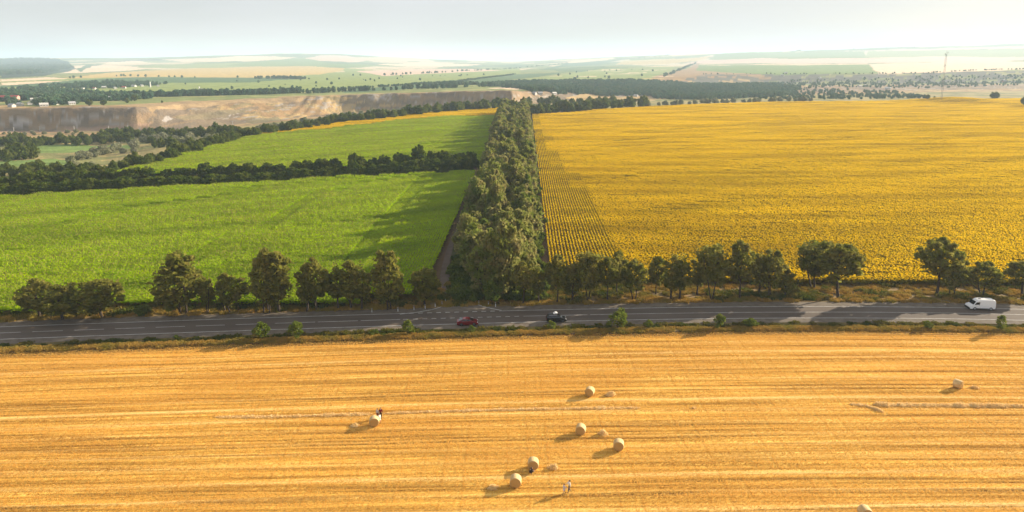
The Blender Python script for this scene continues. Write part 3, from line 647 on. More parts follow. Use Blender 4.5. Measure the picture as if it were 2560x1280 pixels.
# young trees and bushes of the ditch
YOUNG = [make_tree(160 + s, 3.6, 3.4, .16, 16, 1500, .15, m_lshrub, 1 + s % 2, 1.0, .2, 'young_tree') for s in range(3)]
DITCH = [
 (655, 852, 806, 633, 680, 'round dense young tree at the left end of the ditch bushes'),
 (740, 848, 803, 720, 761, 'second round young tree from the left, with pale foot, in the ditch'),
 (934, 839, 820, 922, 946, 'small faded yellow shrub between the round young trees and the red car'),
 (1019, 838, 799, 1003, 1036, 'young tree with pointed top on the verge left of the red car'),
 (1178, 832, 812, 1168, 1190, 'tiny pale shrub growing in front of the red car'),
 (1327, 826, 815, 1321, 1334, 'tiny green tuft of a shrub left of the black car'),
 (1377, 824, 797, 1365, 1390, 'light green young tree in front of the black car'),
 (1545, 824, 774, 1517, 1570, 'largest bright bush of the ditch, below the dense dark tree'),
 (1622, 822, 797, 1610, 1634, 'small bright bush right of the largest ditch bush'),
 (1798, 824, 785, 1783, 1814, 'dark green young tree leaning left, middle of the right ditch'),
 (1876, 820, 797, 1856, 1896, 'low wide bright bush right of the leaning young tree'),
 (2320, 825, 805, 2308, 2334, 'faint low bush in the ditch left of the white van'),
 (2502, 829, 790, 2488, 2514, 'upright sparse young tree in front of the white van'),
 (440, 846, 838, 434, 448, 'small weed bush on the bank left of all ditch trees')]
for px, py, ty, xl_, xr_, lab in DITCH:
    x, y = at(px, py); s = scale_at(py)
    place('young_tree', rnd.choice(YOUNG), x, y, zG(x, y) - .05, (xr_ - xl_) / s / 3.4, (py - ty) / s * 1.03 / 3.6, lab, 'bush' if 'bush' in lab or 'shrub' in lab else 'young tree', 'young trees and bushes in the ditch')
x, y = at(1232, 762); place('young_tree', YOUNG[1], x, y, zG(x, y), 52 / 10.8 / 3.4, 59 / 10.8 / 3.6, 'small round lone tree on the dry verge right of the track mouth', 'young tree')
x, y = at(358, 788); place('low_bush', (None, make_tree(171, 2.4, 4, 0.02, 14, 1400, .17, m_ldark)[1]), x, y, zG(x, y), 1, 1, 'low dark bush at the corn edge between the third and the tall tree', 'bush')
# broad tree belt between the corn and the sunflowers
BELT = [make_tree(200 + s, 12.0, 9.0, b, n, 6000, .36, m_lbelt, t, 1.0, .42, 'belt_tree') for s, b, n, t in [(1, .06, 44, 2), (2, .1, 38, 1), (3, .04, 48, 3), (4, .08, 36, 2), (5, .05, 42, 1), (6, .07, 40, 2)]]
DEADT = make_tree(230, 11.0, 7.0, .1, 46, 500, .22, m_lbelt, 3, 1.0, .4, 'dead_tree', bark=m_dead)
bL = np.array([at(*p) for p in [(1140, 752), (1128, 690), (1150, 612), (1172, 540), (1195, 470), (1216, 405), (1232, 350), (1243, 305), (1252, 284)]])
bR = np.array([at(*p) for p in [(1345, 752), (1349, 690), (1345, 612), (1341, 540), (1338, 470), (1333, 405), (1329, 350), (1323, 305), (1318, 288)]])
def belt_x(y): return np.interp(y, bL[:, 1], bL[:, 0]), np.interp(y, bR[:, 1], bR[:, 0])
yb = bL[0, 1] + 4; nb = 0; tail = []
dead_spots = [at(1190, 585), at(1160, 560), at(1290, 480)]
while yb < bL[-1, 1] - 5:
    l, r_ = belt_x(yb); nrow = max(3, int((r_ - l) / 7.8)); step = 7.6
    for k in range(nrow):
        x = l + 4.4 + (r_ - l - 8.0) * min(max((k + rnd.uniform(-.55, .55)) / (nrow - 1), 0), 1); y = yb + rnd.uniform(-3.6, 3.6)
        hh = rnd.uniform(11, 18.5) * (.93 if k in (0, nrow - 1) else 1.0)
        if k == 0 and y < 175: x += 2.5
        if nb < 170:
            lab = 'mid green tree in the crowded belt between the corn and the sunflowers'
            pr = rnd.choice(BELT)
            if min(math.hypot(x - a, y - b) for a, b in dead_spots) < 5:
                pr = DEADT; lab = 'bare pinkish dead looking tree in the belt between corn and sunflowers'; hh = 11.5
            place('belt_tree', pr, x, y, float(zT(x, y)[0]), (.42 + hh / 26) * rnd.uniform(.7, 1.3), hh / 12.0, lab, 'tree', 'dead trees in the belt' if pr is DEADT else 'trees of the belt'); nb += 1
        else: tail.append((x, y, rnd.uniform(.85, 1.15), hh / 12.0))
    yb += step
def joined(name, protos):                            # one patch mesh = trunk and crown
    tm, cm = protos; bm = bmesh.new(); bm.from_mesh(tm); n = len(bm.faces); bm.from_mesh(cm); me = bpy.data.meshes.new(name); 
    bm.faces.ensure_lookup_table()
    for f in bm.faces[n:]: f.material_index = 1
    bm.to_mesh(me); bm.free(); me.materials.append(tm.materials[0]); me.materials.append(cm.materials[0]); return me
BELTJ = [joined('belt_patch', p) for p in BELT]
tail = np.array(tail); scatter('belt_far_trees', np.stack([tail[:, 0], tail[:, 1], zT(tail[:, 0], tail[:, 1])], -1), BELTJ, rotz=rs.uniform(0, 6.28, len(tail)), scl=tail[:, [2, 2, 3]])
# undergrowth of the belt
UND = [make_tree(240 + s, 2.5, 4.5, 0.0, 14, 700, .3, m_lhedge, 1, 1, .1, 'undergrowth')[1] for s in range(3)]
ux = []; 
for k in range(2000):
    y = bL[0, 1] + (bL[-1, 1] - bL[0, 1]) * rnd.random() ** 1.3; l, r_ = belt_x(y); ux.append((rnd.uniform(l + 1.2, r_ - 1) if k % 2 else (rnd.uniform(r_ - 5, r_ + .6) if k % 4 else rnd.uniform(l + .8, l + 4)), y))
ux = np.array(ux); scatter('belt_undergrowth', np.stack([ux[:, 0], ux[:, 1], zT(ux[:, 0], ux[:, 1])], -1), UND, rotz=rs.uniform(0, 6.28, len(ux)), scl=rs.uniform(.6, 1.2, (len(ux), 1)).repeat(3, 1))
# dense hedgerow between the two corn fields
HEDGE = [make_tree(260 + s, 9.0, 9.0, .02, 60, 5200, .36, m_lhedge, 2, 1.0, .3, 'hedge_tree') for s in range(4)]
HN = [at(*p) for p in [(-330, 512), (0, 492), (300, 477), (640, 460), (1000, 441), (1185, 429)]]; HF = [at(*p) for p in [(-330, 482), (0, 474), (300, 458), (640, 443), (1000, 427), (1195, 417)]]
def lerp_line(P, t):
    d = np.r_[0, np.cumsum([math.hypot(b[0] - a[0], b[1] - a[1]) for a, b in zip(P[:-1], P[1:])])]; q = np.interp(t * d[-1], d, np.arange(len(P))); i = min(int(q), len(P) - 2); f = q - i
    return P[i][0] + (P[i + 1][0] - P[i][0]) * f, P[i][1] + (P[i + 1][1] - P[i][1]) * f, d[-1]
ln = lerp_line(HN, 0)[2]; nh = int(ln / 5.2)
for i in range(nh):
    for P, hs in ((HN, .92), (HF, 1.05)):
        t = (i + rnd.uniform(.1, .9)) / nh; x, y, _ = lerp_line(P, t); big = rnd.random() < .10
        hh = rnd.uniform(5.4, 6.9) * hs * (1.3 if big else 1) * (1 + .45 * max(0, t - .6) / .4)
        place('hedge_tree', rnd.choice(HEDGE), x, y, float(zT(x, y)[0]), rnd.uniform(.75, 1.05), hh / 9.0, 'dark dense tree in the straight hedgerow between the two corn fields', 'tree', 'trees of the hedgerow')
hx = [lerp_line(HN if k % 2 else HF, rnd.random())[:2] for k in range(420)]; hx = np.array(hx) + rs.uniform(-2.5, 2.5, (420, 2))
scatter('hedge_undergrowth', np.stack([hx[:, 0], hx[:, 1], zT(hx[:, 0], hx[:, 1])], -1), UND, rotz=rs.uniform(0, 6.28, 420), scl=rs.uniform(.7, 1.3, (420, 1)).repeat(3, 1))
# scrub and tree lines behind the left cornfield
DARKT = [make_tree(280 + s, 7.0, 7.0, .03, 40, 2600, .4, m_ldark, 2, 1, .3, 'scrub_tree') for s in range(3)]
SILV = [make_tree(290 + s, 4.5, 5.5, .02, 26, 1500, .34, m_lsilver, 2, 1, .3, 'silver_shrub') for s in range(2)]
SCRUB = []
def along(pts, n, jx, jy, hpx, kind, lab, grp):
    pts = np.array(pts, float); d = np.r_[0, np.cumsum(np.hypot(*np.diff(pts, axis=0).T))]
    for k in range(n):
        t = (k + rnd.uniform(.1, .9)) / n * d[-1]; px = np.interp(t, d, pts[:, 0]) + rnd.uniform(-jx, jx); py = np.interp(t, d, pts[:, 1]) + rnd.uniform(-jy, jy)
        SCRUB.append((px, py, hpx * rnd.uniform(.75, 1.25), kind, lab, grp))
DK = 'dark bushy tree behind the left cornfield'
along([(0,362),(130,363),(240,358),(330,352)], 44, 6, 5, 23, 'd', DK + ', in the line before the tan slope', 'dark line before the tan slope')
along([(270,338),(360,344),(480,340),(600,333)], 40, 6, 4, 21, 'd', DK + ', in the line before the tan slope', 'dark line before the tan slope')
along([(-20,402),(40,401),(85,397)], 9, 8, 4, 34, 'd', DK + ', beside the small green fields at the left', 'dark trees by the small fields')
along([(600,352),(545,362),(500,378),(455,385),(420,398),(380,412),(320,420),(285,434)], 56, 10, 7, 25, 'd', 'dark bushy tree along the curved upper edge of the far cornfield', 'trees on the curved field edge')
along([(440,362),(400,366),(360,360)], 6, 10, 5, 20, 'd', 'dark bushy tree among silvery shrubs left of the far cornfield', 'dark trees among silver shrubs')
along([(0,440),(80,436),(160,440),(260,438)], 40, 12, 14, 25, 'd', 'dark bushy tree just behind the left end of the hedgerow', 'trees behind the left hedgerow end')
SV = 'silvery grey shrub on the dry ground left of the far cornfield'
along([(190,392),(270,386),(330,372)], 16, 16, 8, 17, 's', SV, 'silver shrubs')
along([(330,362),(400,352),(470,356),(520,352)], 34, 16, 8, 15, 's', SV, 'silver shrubs')
along([(200,402),(150,424),(230,418)], 7, 20, 5, 17, 's', SV, 'silver shrubs')
along([(0,338),(90,336),(200,334)], 14, 8, 3, 8, 's', 'small pale shrub at the foot of the tan slope', 'pale shrubs at the slope foot')
along([(600,346),(700,331),(850,309),(1000,292),(1130,279),(1275,268)], 84, 5, 3, 22, 'd', 'green bush in the long strip behind the yellow edge of the far cornfield', 'bushes behind the yellow field edge')
along([(620,336),(760,313),(900,294),(1050,281)], 44, 8, 4, 14, 's', 'pale shrub in the long strip behind the yellow field edge', 'pale shrubs behind the yellow field edge')
along([(1322,288),(1400,283),(1500,275),(1620,267)], 30, 4, 1.5, 26, 'd', 'bushy tree in the hedge behind the top edge of the sunflower field', 'trees behind the sunflower field')
along([(1290,268),(1360,262),(1450,264),(1560,263)], 24, 12, 4, 18, 'd', 'bushy tree in the hedge behind the top edge of the sunflower field', 'trees behind the sunflower field')
along([(1620,266),(1760,259),(1900,255),(2040,252)], 26, 6, 1, 11, 's', 'low bush on the horizon line of the sunflower field', 'bushes on the sunflower skyline')
for px, py, hpx, kd, lab, grp in SCRUB:
    x, y = at_t(px, py); z = float(zT(x, y)[0]); sc_ = F / y; hh = hpx / sc_
    pr = rnd.choice(DARKT if kd == 'd' else SILV); b = 7.0 if kd == 'd' else 4.5; hh = min(max(hh, 1.5), 13)
    place('scrub_tree' if kd == 'd' else 'shrub', pr, x, y, z - .1, max(hh / b * rnd.uniform(.85, 1.2), .4), hh / b, lab, 'tree' if kd == 'd' else 'shrub', grp)
for px, py, hpx, lab in [(2484, 249, 20, 'round dark bush alone on the sunflower skyline at the far right'), (2318, 249, 13, 'small dark bush on the sunflower skyline left of the lattice mast'), (2572, 268, 30, 'dark bush at the right border inside the sunflower field'),
                         (225, 264, 16, 'pale green bush left on the top edge of the tan bank'), (258, 263, 14, 'pale green bush second from left on the tan bank top'), (318, 257, 12, 'small pale bush on the tan bank right of the village'), (338, 252, 16, 'upright tree at the right end of the village on the tan bank'), (405, 257, 6, 'tiny lone bush on the tan bank')]:
    x, y = at_t(px, py); hh = hpx * y / F
    place('lone_bush', (None, DARKT[0][1]) if hpx > 12 else DARKT[1], x, y, float(zT(x, y)[0]) - .1, hh / 7.0 * 1.05, hh / 7.0, lab, 'bush')

# ------------------------------------------------------------------ far woods, orchard rows and hedge lines (nobody could count them)
m_lfar = leafmat('leaf_far_hazed', (.065, .14, .085), (.09, .165, .09), (.14, .19, .10), .25, .05)  # bluer and lighter: distance haze partly put into the leaf colour
FART = [make_tree(300 + s, 9.0, 8.0, .05, 26, 420, .9, m_lfar, 1, 1, .3, 'far_tree')[1] for s in range(4)]
def wood(name, P, n, smin, smax):
    P = poly(P); pts = []
    while len(pts) < n:
        x = rs.uniform(P[:, 0].min(), P[:, 0].max(), 4000); y = rs.uniform(P[:, 1].min(), P[:, 1].max(), 4000); m = inside(P, x, y) & (fbm(x / 45, y / 45, 3) > .36); pts += list(zip(x[m], y[m]))
        if not m.any(): break
    pts = np.array(pts[:n]); scatter(name, np.stack([pts[:, 0], pts[:, 1], zT(pts[:, 0], pts[:, 1]) - .3], -1), FART, rotz=rs.uniform(0, 6.28, len(pts)), scl=rs.uniform(smin, smax, (len(pts), 1)).repeat(3, 1))
def fline(name, pts, n, smin, smax, jit=6):
    P = [at_t(*p) for p in pts]; q = []
    for k in range(n):
        x, y, _ = lerp_line(P, rnd.random()); q.append((x + rnd.uniform(-jit, jit), y + rnd.uniform(-jit, jit)))
    q = np.array(q); scatter(name, np.stack([q[:, 0], q[:, 1], zT(q[:, 0], q[:, 1]) - .3], -1), FART, rotz=rs.uniform(0, 6.28, n), scl=rs.uniform(smin, smax, (n, 1)).repeat(3, 1))
wood('village_trees', [(-60,266),(-60,236),(40,235),(130,230),(230,236),(330,240),(390,246),(250,258),(120,264)], 900, .55, 1.1)
wood('upper_village_trees', [(-40,228),(90,219),(230,207),(330,206),(420,210),(320,219),(120,226)], 480, .5, .95)
wood('right_valley_wood', [(1190,214),(1300,207),(1440,205),(1680,207),(1900,213),(2000,222),(1960,240),(1760,250),(1640,247),(1630,240),(1500,241),(1480,236),(1400,237),(1330,231),(1290,221)], 6500, .5, 1.05)
wood('thin_valley_wood', [(1900,214),(2060,222),(2250,232),(2340,246),(1900,251)], 420, .3, .8)
wood('right_bluff_scrub', [(1780,212),(1960,200),(2300,192),(2600,186),(2600,212),(2300,222),(2060,220)], 900, .3, .65)
wood('hill_forest', [(0,190),(0,150),(60,147),(135,148),(170,158),(185,170),(150,178),(80,186)], 1500, 1.2, 2.2)
for nm, pts, n, a, b in [
 ('far_tree_line', [(330,243),(470,240),(620,237),(760,232)], 190, .7, 1.3), ('far_tree_line', [(770,234),(860,229),(960,226),(1100,221),(1250,216)], 90, .5, 1.2),
 ('far_hedgerow', [(850,224),(1000,214),(1150,203),(1285,186)], 420, .4, .65), ('far_hedgerow', [(860,190),(960,189),(1050,184),(1150,178),(1300,170),(1420,158)], 130, .6, 1.2),
 ('far_tree_line', [(1060,216),(1180,212),(1290,212)], 110, .6, 1.1), ('far_hedgerow', [(640,197),(700,196),(760,198)], 70, .7, 1.2), ('far_hedgerow', [(150,196),(300,190),(480,194),(640,194)], 16, .5, 1.1),
 ('track_trees', [(1664,192),(1684,182),(1704,174),(1740,158)], 60, .7, 1.4), ('far_hedgerow', [(1540,150),(1660,142),(1790,134),(2000,127),(2300,119)], 220, .9, 1.8),
 ('bluff_trees', [(1760,186),(1960,186),(2200,184),(2330,183),(2450,176),(2600,172)], 110, .3, .6), ('far_hedgerow', [(1300,213),(1420,206),(1500,205)], 60, .6, 1.2)]:
    fline(nm, pts, n, a, b)
wood('scattered_trees', [(400,222),(420,206),(700,200),(1100,186),(1240,186),(900,216),(640,226)], 34, .3, .8)
wood('terrace_trees', [(1300,205),(1420,176),(1640,172),(1650,190),(1660,205)], 22, .5, 1.1)
# ------------------------------------------------------------------ straw bales, loose straw, windrows
m_bale, nt = newmat('bale_side'); tco = nd(nt, 'ShaderNodeTexCoord')
cA, fA = noise_mix(nt, (.70, .52, .27), (.52, .34, .14), 3.0, vec=tco.outputs['Object'], sc3=(1, .5, 1), detail=8); _, fB = noise_mix(nt, (0, 0, 0), (1, 1, 1), 14, vec=tco.outputs['Object'], sc3=(1, .35, 1), detail=6)
surf(nt, cA, .9, bump(nt, fB, .05), spec=.15)
m_bface, nt = newmat('bale_face'); tco = nd(nt, 'ShaderNodeTexCoord')
wv = nd(nt, 'ShaderNodeTexWave', wave_type='RINGS', rings_direction='Y'); wv.inputs['Scale'].default_value = 3.2; wv.inputs['Distortion'].default_value = 5; wv.inputs['Detail'].default_value = 4; mpw = nd(nt, 'ShaderNodeMapping'); mpw.inputs['Location'].default_value = (0, 0, -.74); nt.links.new(tco.outputs['Object'], mpw.inputs[0]); nt.links.new(mpw.outputs[0], wv.inputs['Vector'])
mxx = nd(nt, 'ShaderNodeMix', data_type='RGBA'); mxx.inputs[6].default_value = (.58, .38, .14, 1); mxx.inputs[7].default_value = (.42, .25, .08, 1); nt.links.new(wv.outputs['Fac'], mxx.inputs[0])
surf(nt, mxx.outputs[2], .95, bump(nt, wv.outputs['Fac'], .03), spec=.1)
def bale_mesh(seed, rad=.74, ln=1.18):
    r = np.random.RandomState(seed); n = 40
    st = [(-.5, .0), (-.5, .55), (-.5, .93), (-.47, .985), (-.40, 1.0), (-.15, 1.01), (.15, 1.012), (.40, 1.0), (.47, .985), (.5, .93), (.5, .55), (.5, .0)]
    V, Fs, mi = [], [], []
    for (a, q) in st:
        for k in range(n):
            t = 6.2832 * k / n; rr = rad * q * (1 + .018 * math.sin(3 * t + seed) + r.normal(0, .006)); z = math.sin(t) * rr + rad
            if z < .06: z = .06 * .2 + z * .2 if z > 0 else 0.0
            V.append((math.cos(t) * rr * 1.02, a * ln + r.normal(0, .008) * (0 < q < .95), z))
    for i in range(len(st) - 1):
        for k in range(n):
            Fs.append((i * n + k, i * n + (k + 1) % n, (i + 1) * n + (k + 1) % n, (i + 1) * n + k)); mi.append(1 if i < 2 or i > len(st) - 4 else 0)
    me = pmesh('straw_bale', V, Fs, [m_bale, m_bface], mi, True)
    bm = bmesh.new(); bm.from_mesh(me); bmesh.ops.recalc_face_normals(bm, faces=bm.faces); bm.to_mesh(me); bm.free(); return me
BALES = [bale_mesh(s) for s in range(3)]
BG = 'round straw bales lying on the stubble'
def zS(x, y): return .04
for i, (px, py, hw, rz, lab) in enumerate([
 (935, 1065, 13, 8, 'round straw bale at the left with people standing right behind it'),
 (1475, 990, 12, -22, 'round straw bale farthest back in the middle, left of a small straw heap'),
 (1452, 1086, 13, -14, 'round straw bale in the middle, with a low straw heap to its right'),
 (1547, 1125, 14, -10, 'round straw bale nearest right of the middle group, without straw heap'),
 (1333, 1173, 14, -4, 'round straw bale with a person in dark clothes crouching at its foot'),
 (1289, 1217, 15, -4, 'round straw bale lowest of the middle group, casting shadow over a straw heap'),
 (2397, 971, 13, 34, 'round straw bale at the far right, its flat face turned right'),
 (2165, 1297, 15, 0, 'round straw bale cut off by the bottom edge, only its top showing')]):
    x, y = at(px, py, .1); o = link('straw_bale', BALES[i % 3]); o.location = (x, y + .3, zS(x, y)); o.rotation_euler = (0, 0, R(rz)); tag(o, lab, 'straw bale', BG)
m_loose = leafmat('loose_straw', (.88, .63, .27), (.84, .57, .22), (.90, .69, .36), .3, 2.5)
def heap(name, pts, wid, hgt, seed, n, lab, grp):
    """loose straw along a line of world points: a lumpy core and loose stalks on top"""
    r = np.random.RandomState(seed); L_ = [0]; 
    for a, b in zip(pts[:-1], pts[1:]): L_.append(L_[-1] + math.hypot(b[0] - a[0], b[1] - a[1]))
    m = max(8, int(L_[-1] / .22)); t = np.linspace(0, L_[-1], m); cx = np.interp(t, L_, [p[0] for p in pts]); cyy = np.interp(t, L_, [p[1] for p in pts])
    dx = np.gradient(cx); dy = np.gradient(cyy); dl = np.hypot(dx, dy); nx, ny = -dy / dl, dx / dl; s = np.linspace(-1, 1, 9)
    end = ss(np.minimum(t, L_[-1] - t) / .5); lum = .55 + .8 * ss((fbm(t / 1.4 + seed * 9, t * 0 + seed, 3) - .3) / .45)
    ww = wid * (.6 + .3 * lum) * (.6 + .7 * fbm(t / .9, t * 0 + 5 + seed, 2)) * (.25 + .75 * end)
    X = cx[:, None] + nx[:, None] * s * ww[:, None]; Y = cyy[:, None] + ny[:, None] * s * ww[:, None]
    Z = .03 + (1 - s ** 2) * hgt * lum[:, None] * end[:, None] + (fbm(X * 3, Y * 3, 3) - .5) * hgt * .6 * (1 - s ** 2)
    V = np.stack([X, Y, Z], -1).reshape(-1, 3); Q = gridquads(m, 9); o0 = len(V)
    k = r.randint(m, size=n); q = r.uniform(-1, 1, n); c = np.stack([cx[k] + nx[k] * q * ww[k] * 1.25, cyy[k] + ny[k] * q * ww[k] * 1.25, .05 + (1 - np.minimum(q ** 2, 1)) * hgt * lum[k] * end[k]], 1)
    an = r.uniform(0, 6.28, n); a = np.stack([np.cos(an), np.sin(an), r.normal(0, .4, n)], 1) * r.uniform(.08, .2, (n, 1)); b = np.stack([-np.sin(an), np.cos(an), r.normal(0, .5, n)], 1) * .03
    V2, Q2 = quads_from(c, a, b)
    return tag(link(name, qmesh(name, np.vstack([V, V2]), np.vstack([Q, Q2 + o0]), m_loose)), lab, 'straw heap' if 'heap' in name else 'windrow', grp)
def lineh(name, pxs, wid, hgt, seed, n, lab, grp): heap(name, [at(*p, .05) for p in pxs], wid, hgt, seed, n, lab, grp)
HG = 'loose straw heaps beside the bales'
lineh('straw_heap', [(1512,989),(1540,987)], .45, .5, 1, 260, 'small pale straw heap right of the farthest middle bale', HG)
lineh('straw_heap', [(1496,1084),(1520,1087)], .5, .5, 2, 260, 'low straw heap right of the middle bale', HG)
lineh('straw_heap', [(1370,1169),(1397,1172)], .55, .55, 3, 280, 'pale straw heap right of the bale with the crouching person', HG)
lineh('straw_heap', [(1220,1222),(1245,1217)], .6, .5, 4, 280, 'straw heap left of the lowest middle bale, half in its shadow', HG)
lineh('straw_heap', [(876,1069),(897,1062)], .5, .35, 5, 220, 'straw heap at the shadow tip of the left bale', HG)
lineh('straw_heap', [(2426,968),(2450,971)], .5, .45, 6, 240, 'straw heap right of the far right bale', HG)
lineh('straw_heap', [(1728,1021),(1740,1020)], .35, .3, 7, 120, 'tiny lone straw heap between the middle bales and the right windrow', HG)
WG = 'windrows of straw not yet baled'
lineh('straw_windrow', [(540,1043),(700,1042),(860,1037),(930,1035)], .42, .14, 8, 2600, 'thin windrow of straw running left from the people and the left bale', WG)
lineh('straw_windrow', [(962,1034),(1060,1030),(1200,1026),(1340,1023),(1480,1021),(1600,1020)], .42, .14, 9, 3400, 'long thin windrow of straw running right from the people at the left bale', WG)
lineh('straw_windrow', [(2185,1012),(2300,1013),(2420,1014),(2600,1017)], .62, .30, 10, 3600, 'thick lumpy windrow of straw leaving at the right border', WG)
lineh('straw_windrow', [(2125,1011),(2165,1014),(2190,1023),(2208,1031)], .5, .22, 11, 900, 'short bent tail of straw at the left end of the right windrow', WG)

# ------------------------------------------------------------------ vehicles (nose towards +X)
m_glass = paint('car_glass', (.012, .014, .017), .08, 0, .6); m_tyre = paint('tyre_rubber', (.018, .018, .018), .8, 0, .2); m_rim = paint('wheel_rim', (.42, .42, .43), .35, .8)
m_plas = paint('black_plastic', (.02, .02, .021), .55, 0, .3); m_head = paint('headlight_glass', (.75, .76, .78), .12, 0, .7); m_tail = paint('tail_light', (.35, .012, .01), .2)
m_red = paint('red_paint', (.17, .007, .012), .22, .2, .6); m_blk = paint('black_paint', (.012, .013, .016), .2, .2, .6); m_wht = paint('white_paint', (.80, .80, .79), .35); m_chrome = paint('chrome', (.6, .6, .6), .15, 1)
def slab(prof, w, name, m, parent, inset=.05, taper=None, z0=0, z1=1):
    """side outline (x, z) given width; the rim is rounded and the sides lean in by taper between z0 and z1"""
    n = len(prof); c = np.mean(np.array(prof), 0); V, Fs = [], []
    def wz(z): return w - (taper or 0) * max(0, min(1, (z - z0) / (z1 - z0)))
    for sgn, ins, dw in ((-1, inset, 0), (-1, 0, inset * 1.2), (1, 0, inset * 1.2), (1, inset, 0)):
        for x, z in prof:
            dx, dz = x - c[0], z - c[1]; l = math.hypot(dx, dz); k = 1 - ins / l; xx, zz = c[0] + dx * k, c[1] + dz * k
            V.append((xx, sgn * (wz(zz) - dw), zz))
    for j in range(3):
        for i in range(n): Fs.append((j * n + i, j * n + (i + 1) % n, (j + 1) * n + (i + 1) % n, (j + 1) * n + i))
    Fs.append(tuple(range(n - 1, -1, -1))); Fs.append(tuple(range(3 * n, 4 * n)))
    me = pmesh(name, V, Fs, m); bm = bmesh.new(); bm.from_mesh(me); bmesh.ops.recalc_face_normals(bm, faces=bm.faces); bm.to_mesh(me); bm.free()
    return link(name, me, parent)
def panel(name, quad, m, parent, th=.012):
    """a thin plate given by four corners, pushed out along its own normal"""
    q = [Vector(p) for p in quad]; nn = (q[1] - q[0]).cross(q[3] - q[0]).normalized() * th
    V = [p - nn for p in q] + [p + nn for p in q]; return link(name, pmesh(name, V, [(3, 2, 1, 0), (4, 5, 6, 7), (0, 1, 5, 4), (1, 2, 6, 5), (2, 3, 7, 6), (3, 0, 4, 7)], m), parent)
def ring(name, rad, w, m, parent, hole=0.0, n=28):
    st = [(-.5, .86), (-.42, 1), (.42, 1), (.5, .86), (.5, .0), (-.5, .0)]; V, Fs = [], []
    for a, q in st:
        for k in range(n): t = 6.2832 * k / n; V.append((math.cos(t) * rad * q, a * w, math.sin(t) * rad * q))
    for i in range(5):
        for k in range(n): Fs.append((i * n + k, i * n + (k + 1) % n, (i + 1) * n + (k + 1) % n, (i + 1) * n + k))
    Fs += [(3 * n + k, 3 * n + (k + 1) % n, 4 * n + (k + 1) % n, 4 * n + k) for k in range(0)]
    me = pmesh(name, V, Fs, m, None, True); bm = bmesh.new(); bm.from_mesh(me); bmesh.ops.recalc_face_normals(bm, faces=bm.faces); bm.to_mesh(me); bm.free()
    return link(name, me, parent)
def wheels(e, xs, half, rad):
    for x in xs:
        for s in (-1, 1):
            wh = bpy.data.objects.new('wheel', None); COL.objects.link(wh); wh.parent = e; wh.location = (x, s * (half - .1), rad)
            ring('tyre', rad, .21, m_tyre, wh); ring('rim', rad * .62, .226, m_rim, wh)
def vehicle(name, px, py, lab, cat, flip=False, o=None):
    x, y = at(px, py, .26); e = bpy.data.objects.new(name, None); COL.objects.link(e); sl = float(road_y(x + 2) - road_y(x - 2)) / 4
    e.location = (x, y, .262); e.rotation_euler = (0, 0, math.atan(sl) + (math.pi if flip else 0)); return tag(e, lab, cat)
def arch(x, r, w, e, m):                              # dark wheel housings
    for s in (-1, 1):
        V = [(x, s * (w + .004), r * .9)] + [(x + math.cos(t) * r * 1.14, s * (w + .004), r * .95 + math.sin(t) * r * 1.14) for t in np.linspace(-.25, math.pi + .25, 15)]
        V2 = [(a, b - s * .02, c) for a, b, c in V]; n = len(V)
        link('wheel_arch', pmesh('wheel_arch', V + V2, [tuple(range(n)), tuple(range(2 * n - 1, n - 1, -1))] + [(i, (i + 1) % n, n + (i + 1) % n, n + i) for i in range(n)], m), e)
def car(e, paintm, body, roof, belt, top, w, axles, rad, win, ws, rw, tap, bel=None):
    slab(body, w, 'body', paintm, e, .07)
    slab(roof, w - .07, 'cabin', paintm, e, .05, tap, belt, top)
    def sy(z): return w - .07 - tap * (z - belt) / (top - belt) + .004
    for s in (-1, 1):
        for q in win:
            qq = [(x, s * sy(z), z) for x, z in q]; panel('side_window', qq if s < 0 else qq[::-1], m_glass, e, .008)
        panel('mirror', [(win[-1][1][0] - .1, s * (w + .02), belt + .02), (win[-1][1][0] + .08, s * (w + .02), belt + .02), (win[-1][1][0] + .05, s * (w + .14), belt + .14), (win[-1][1][0] - .1, s * (w + .14), belt + .14)], paintm, e, .05)
        for a, b in zip(win[:-1], win[1:]):
            xh = a[1][0] + .12; panel('door_handle', [(xh - .35, s * (w + .003), belt - .14), (xh - .17, s * (w + .003), belt - .14), (xh - .17, s * (w + .003), belt - .10), (xh - .35, s * (w + .003), belt - .10)][::(1 if s < 0 else -1)], m_chrome, e, .012)
    for nm, (a, b) in (('windscreen', ws), ('rear_window', rw)):
        za, zb = a[1], b[1]; panel(nm, [(a[0], -sy(za) + .09, za), (a[0], sy(za) - .09, za), (b[0], sy(zb) - .07, zb), (b[0], -sy(zb) + .07, zb)], m_glass, e, .012)
    for x in axles: arch(x, rad, w, e, m_plas)
    wheels(e, axles, w, rad)
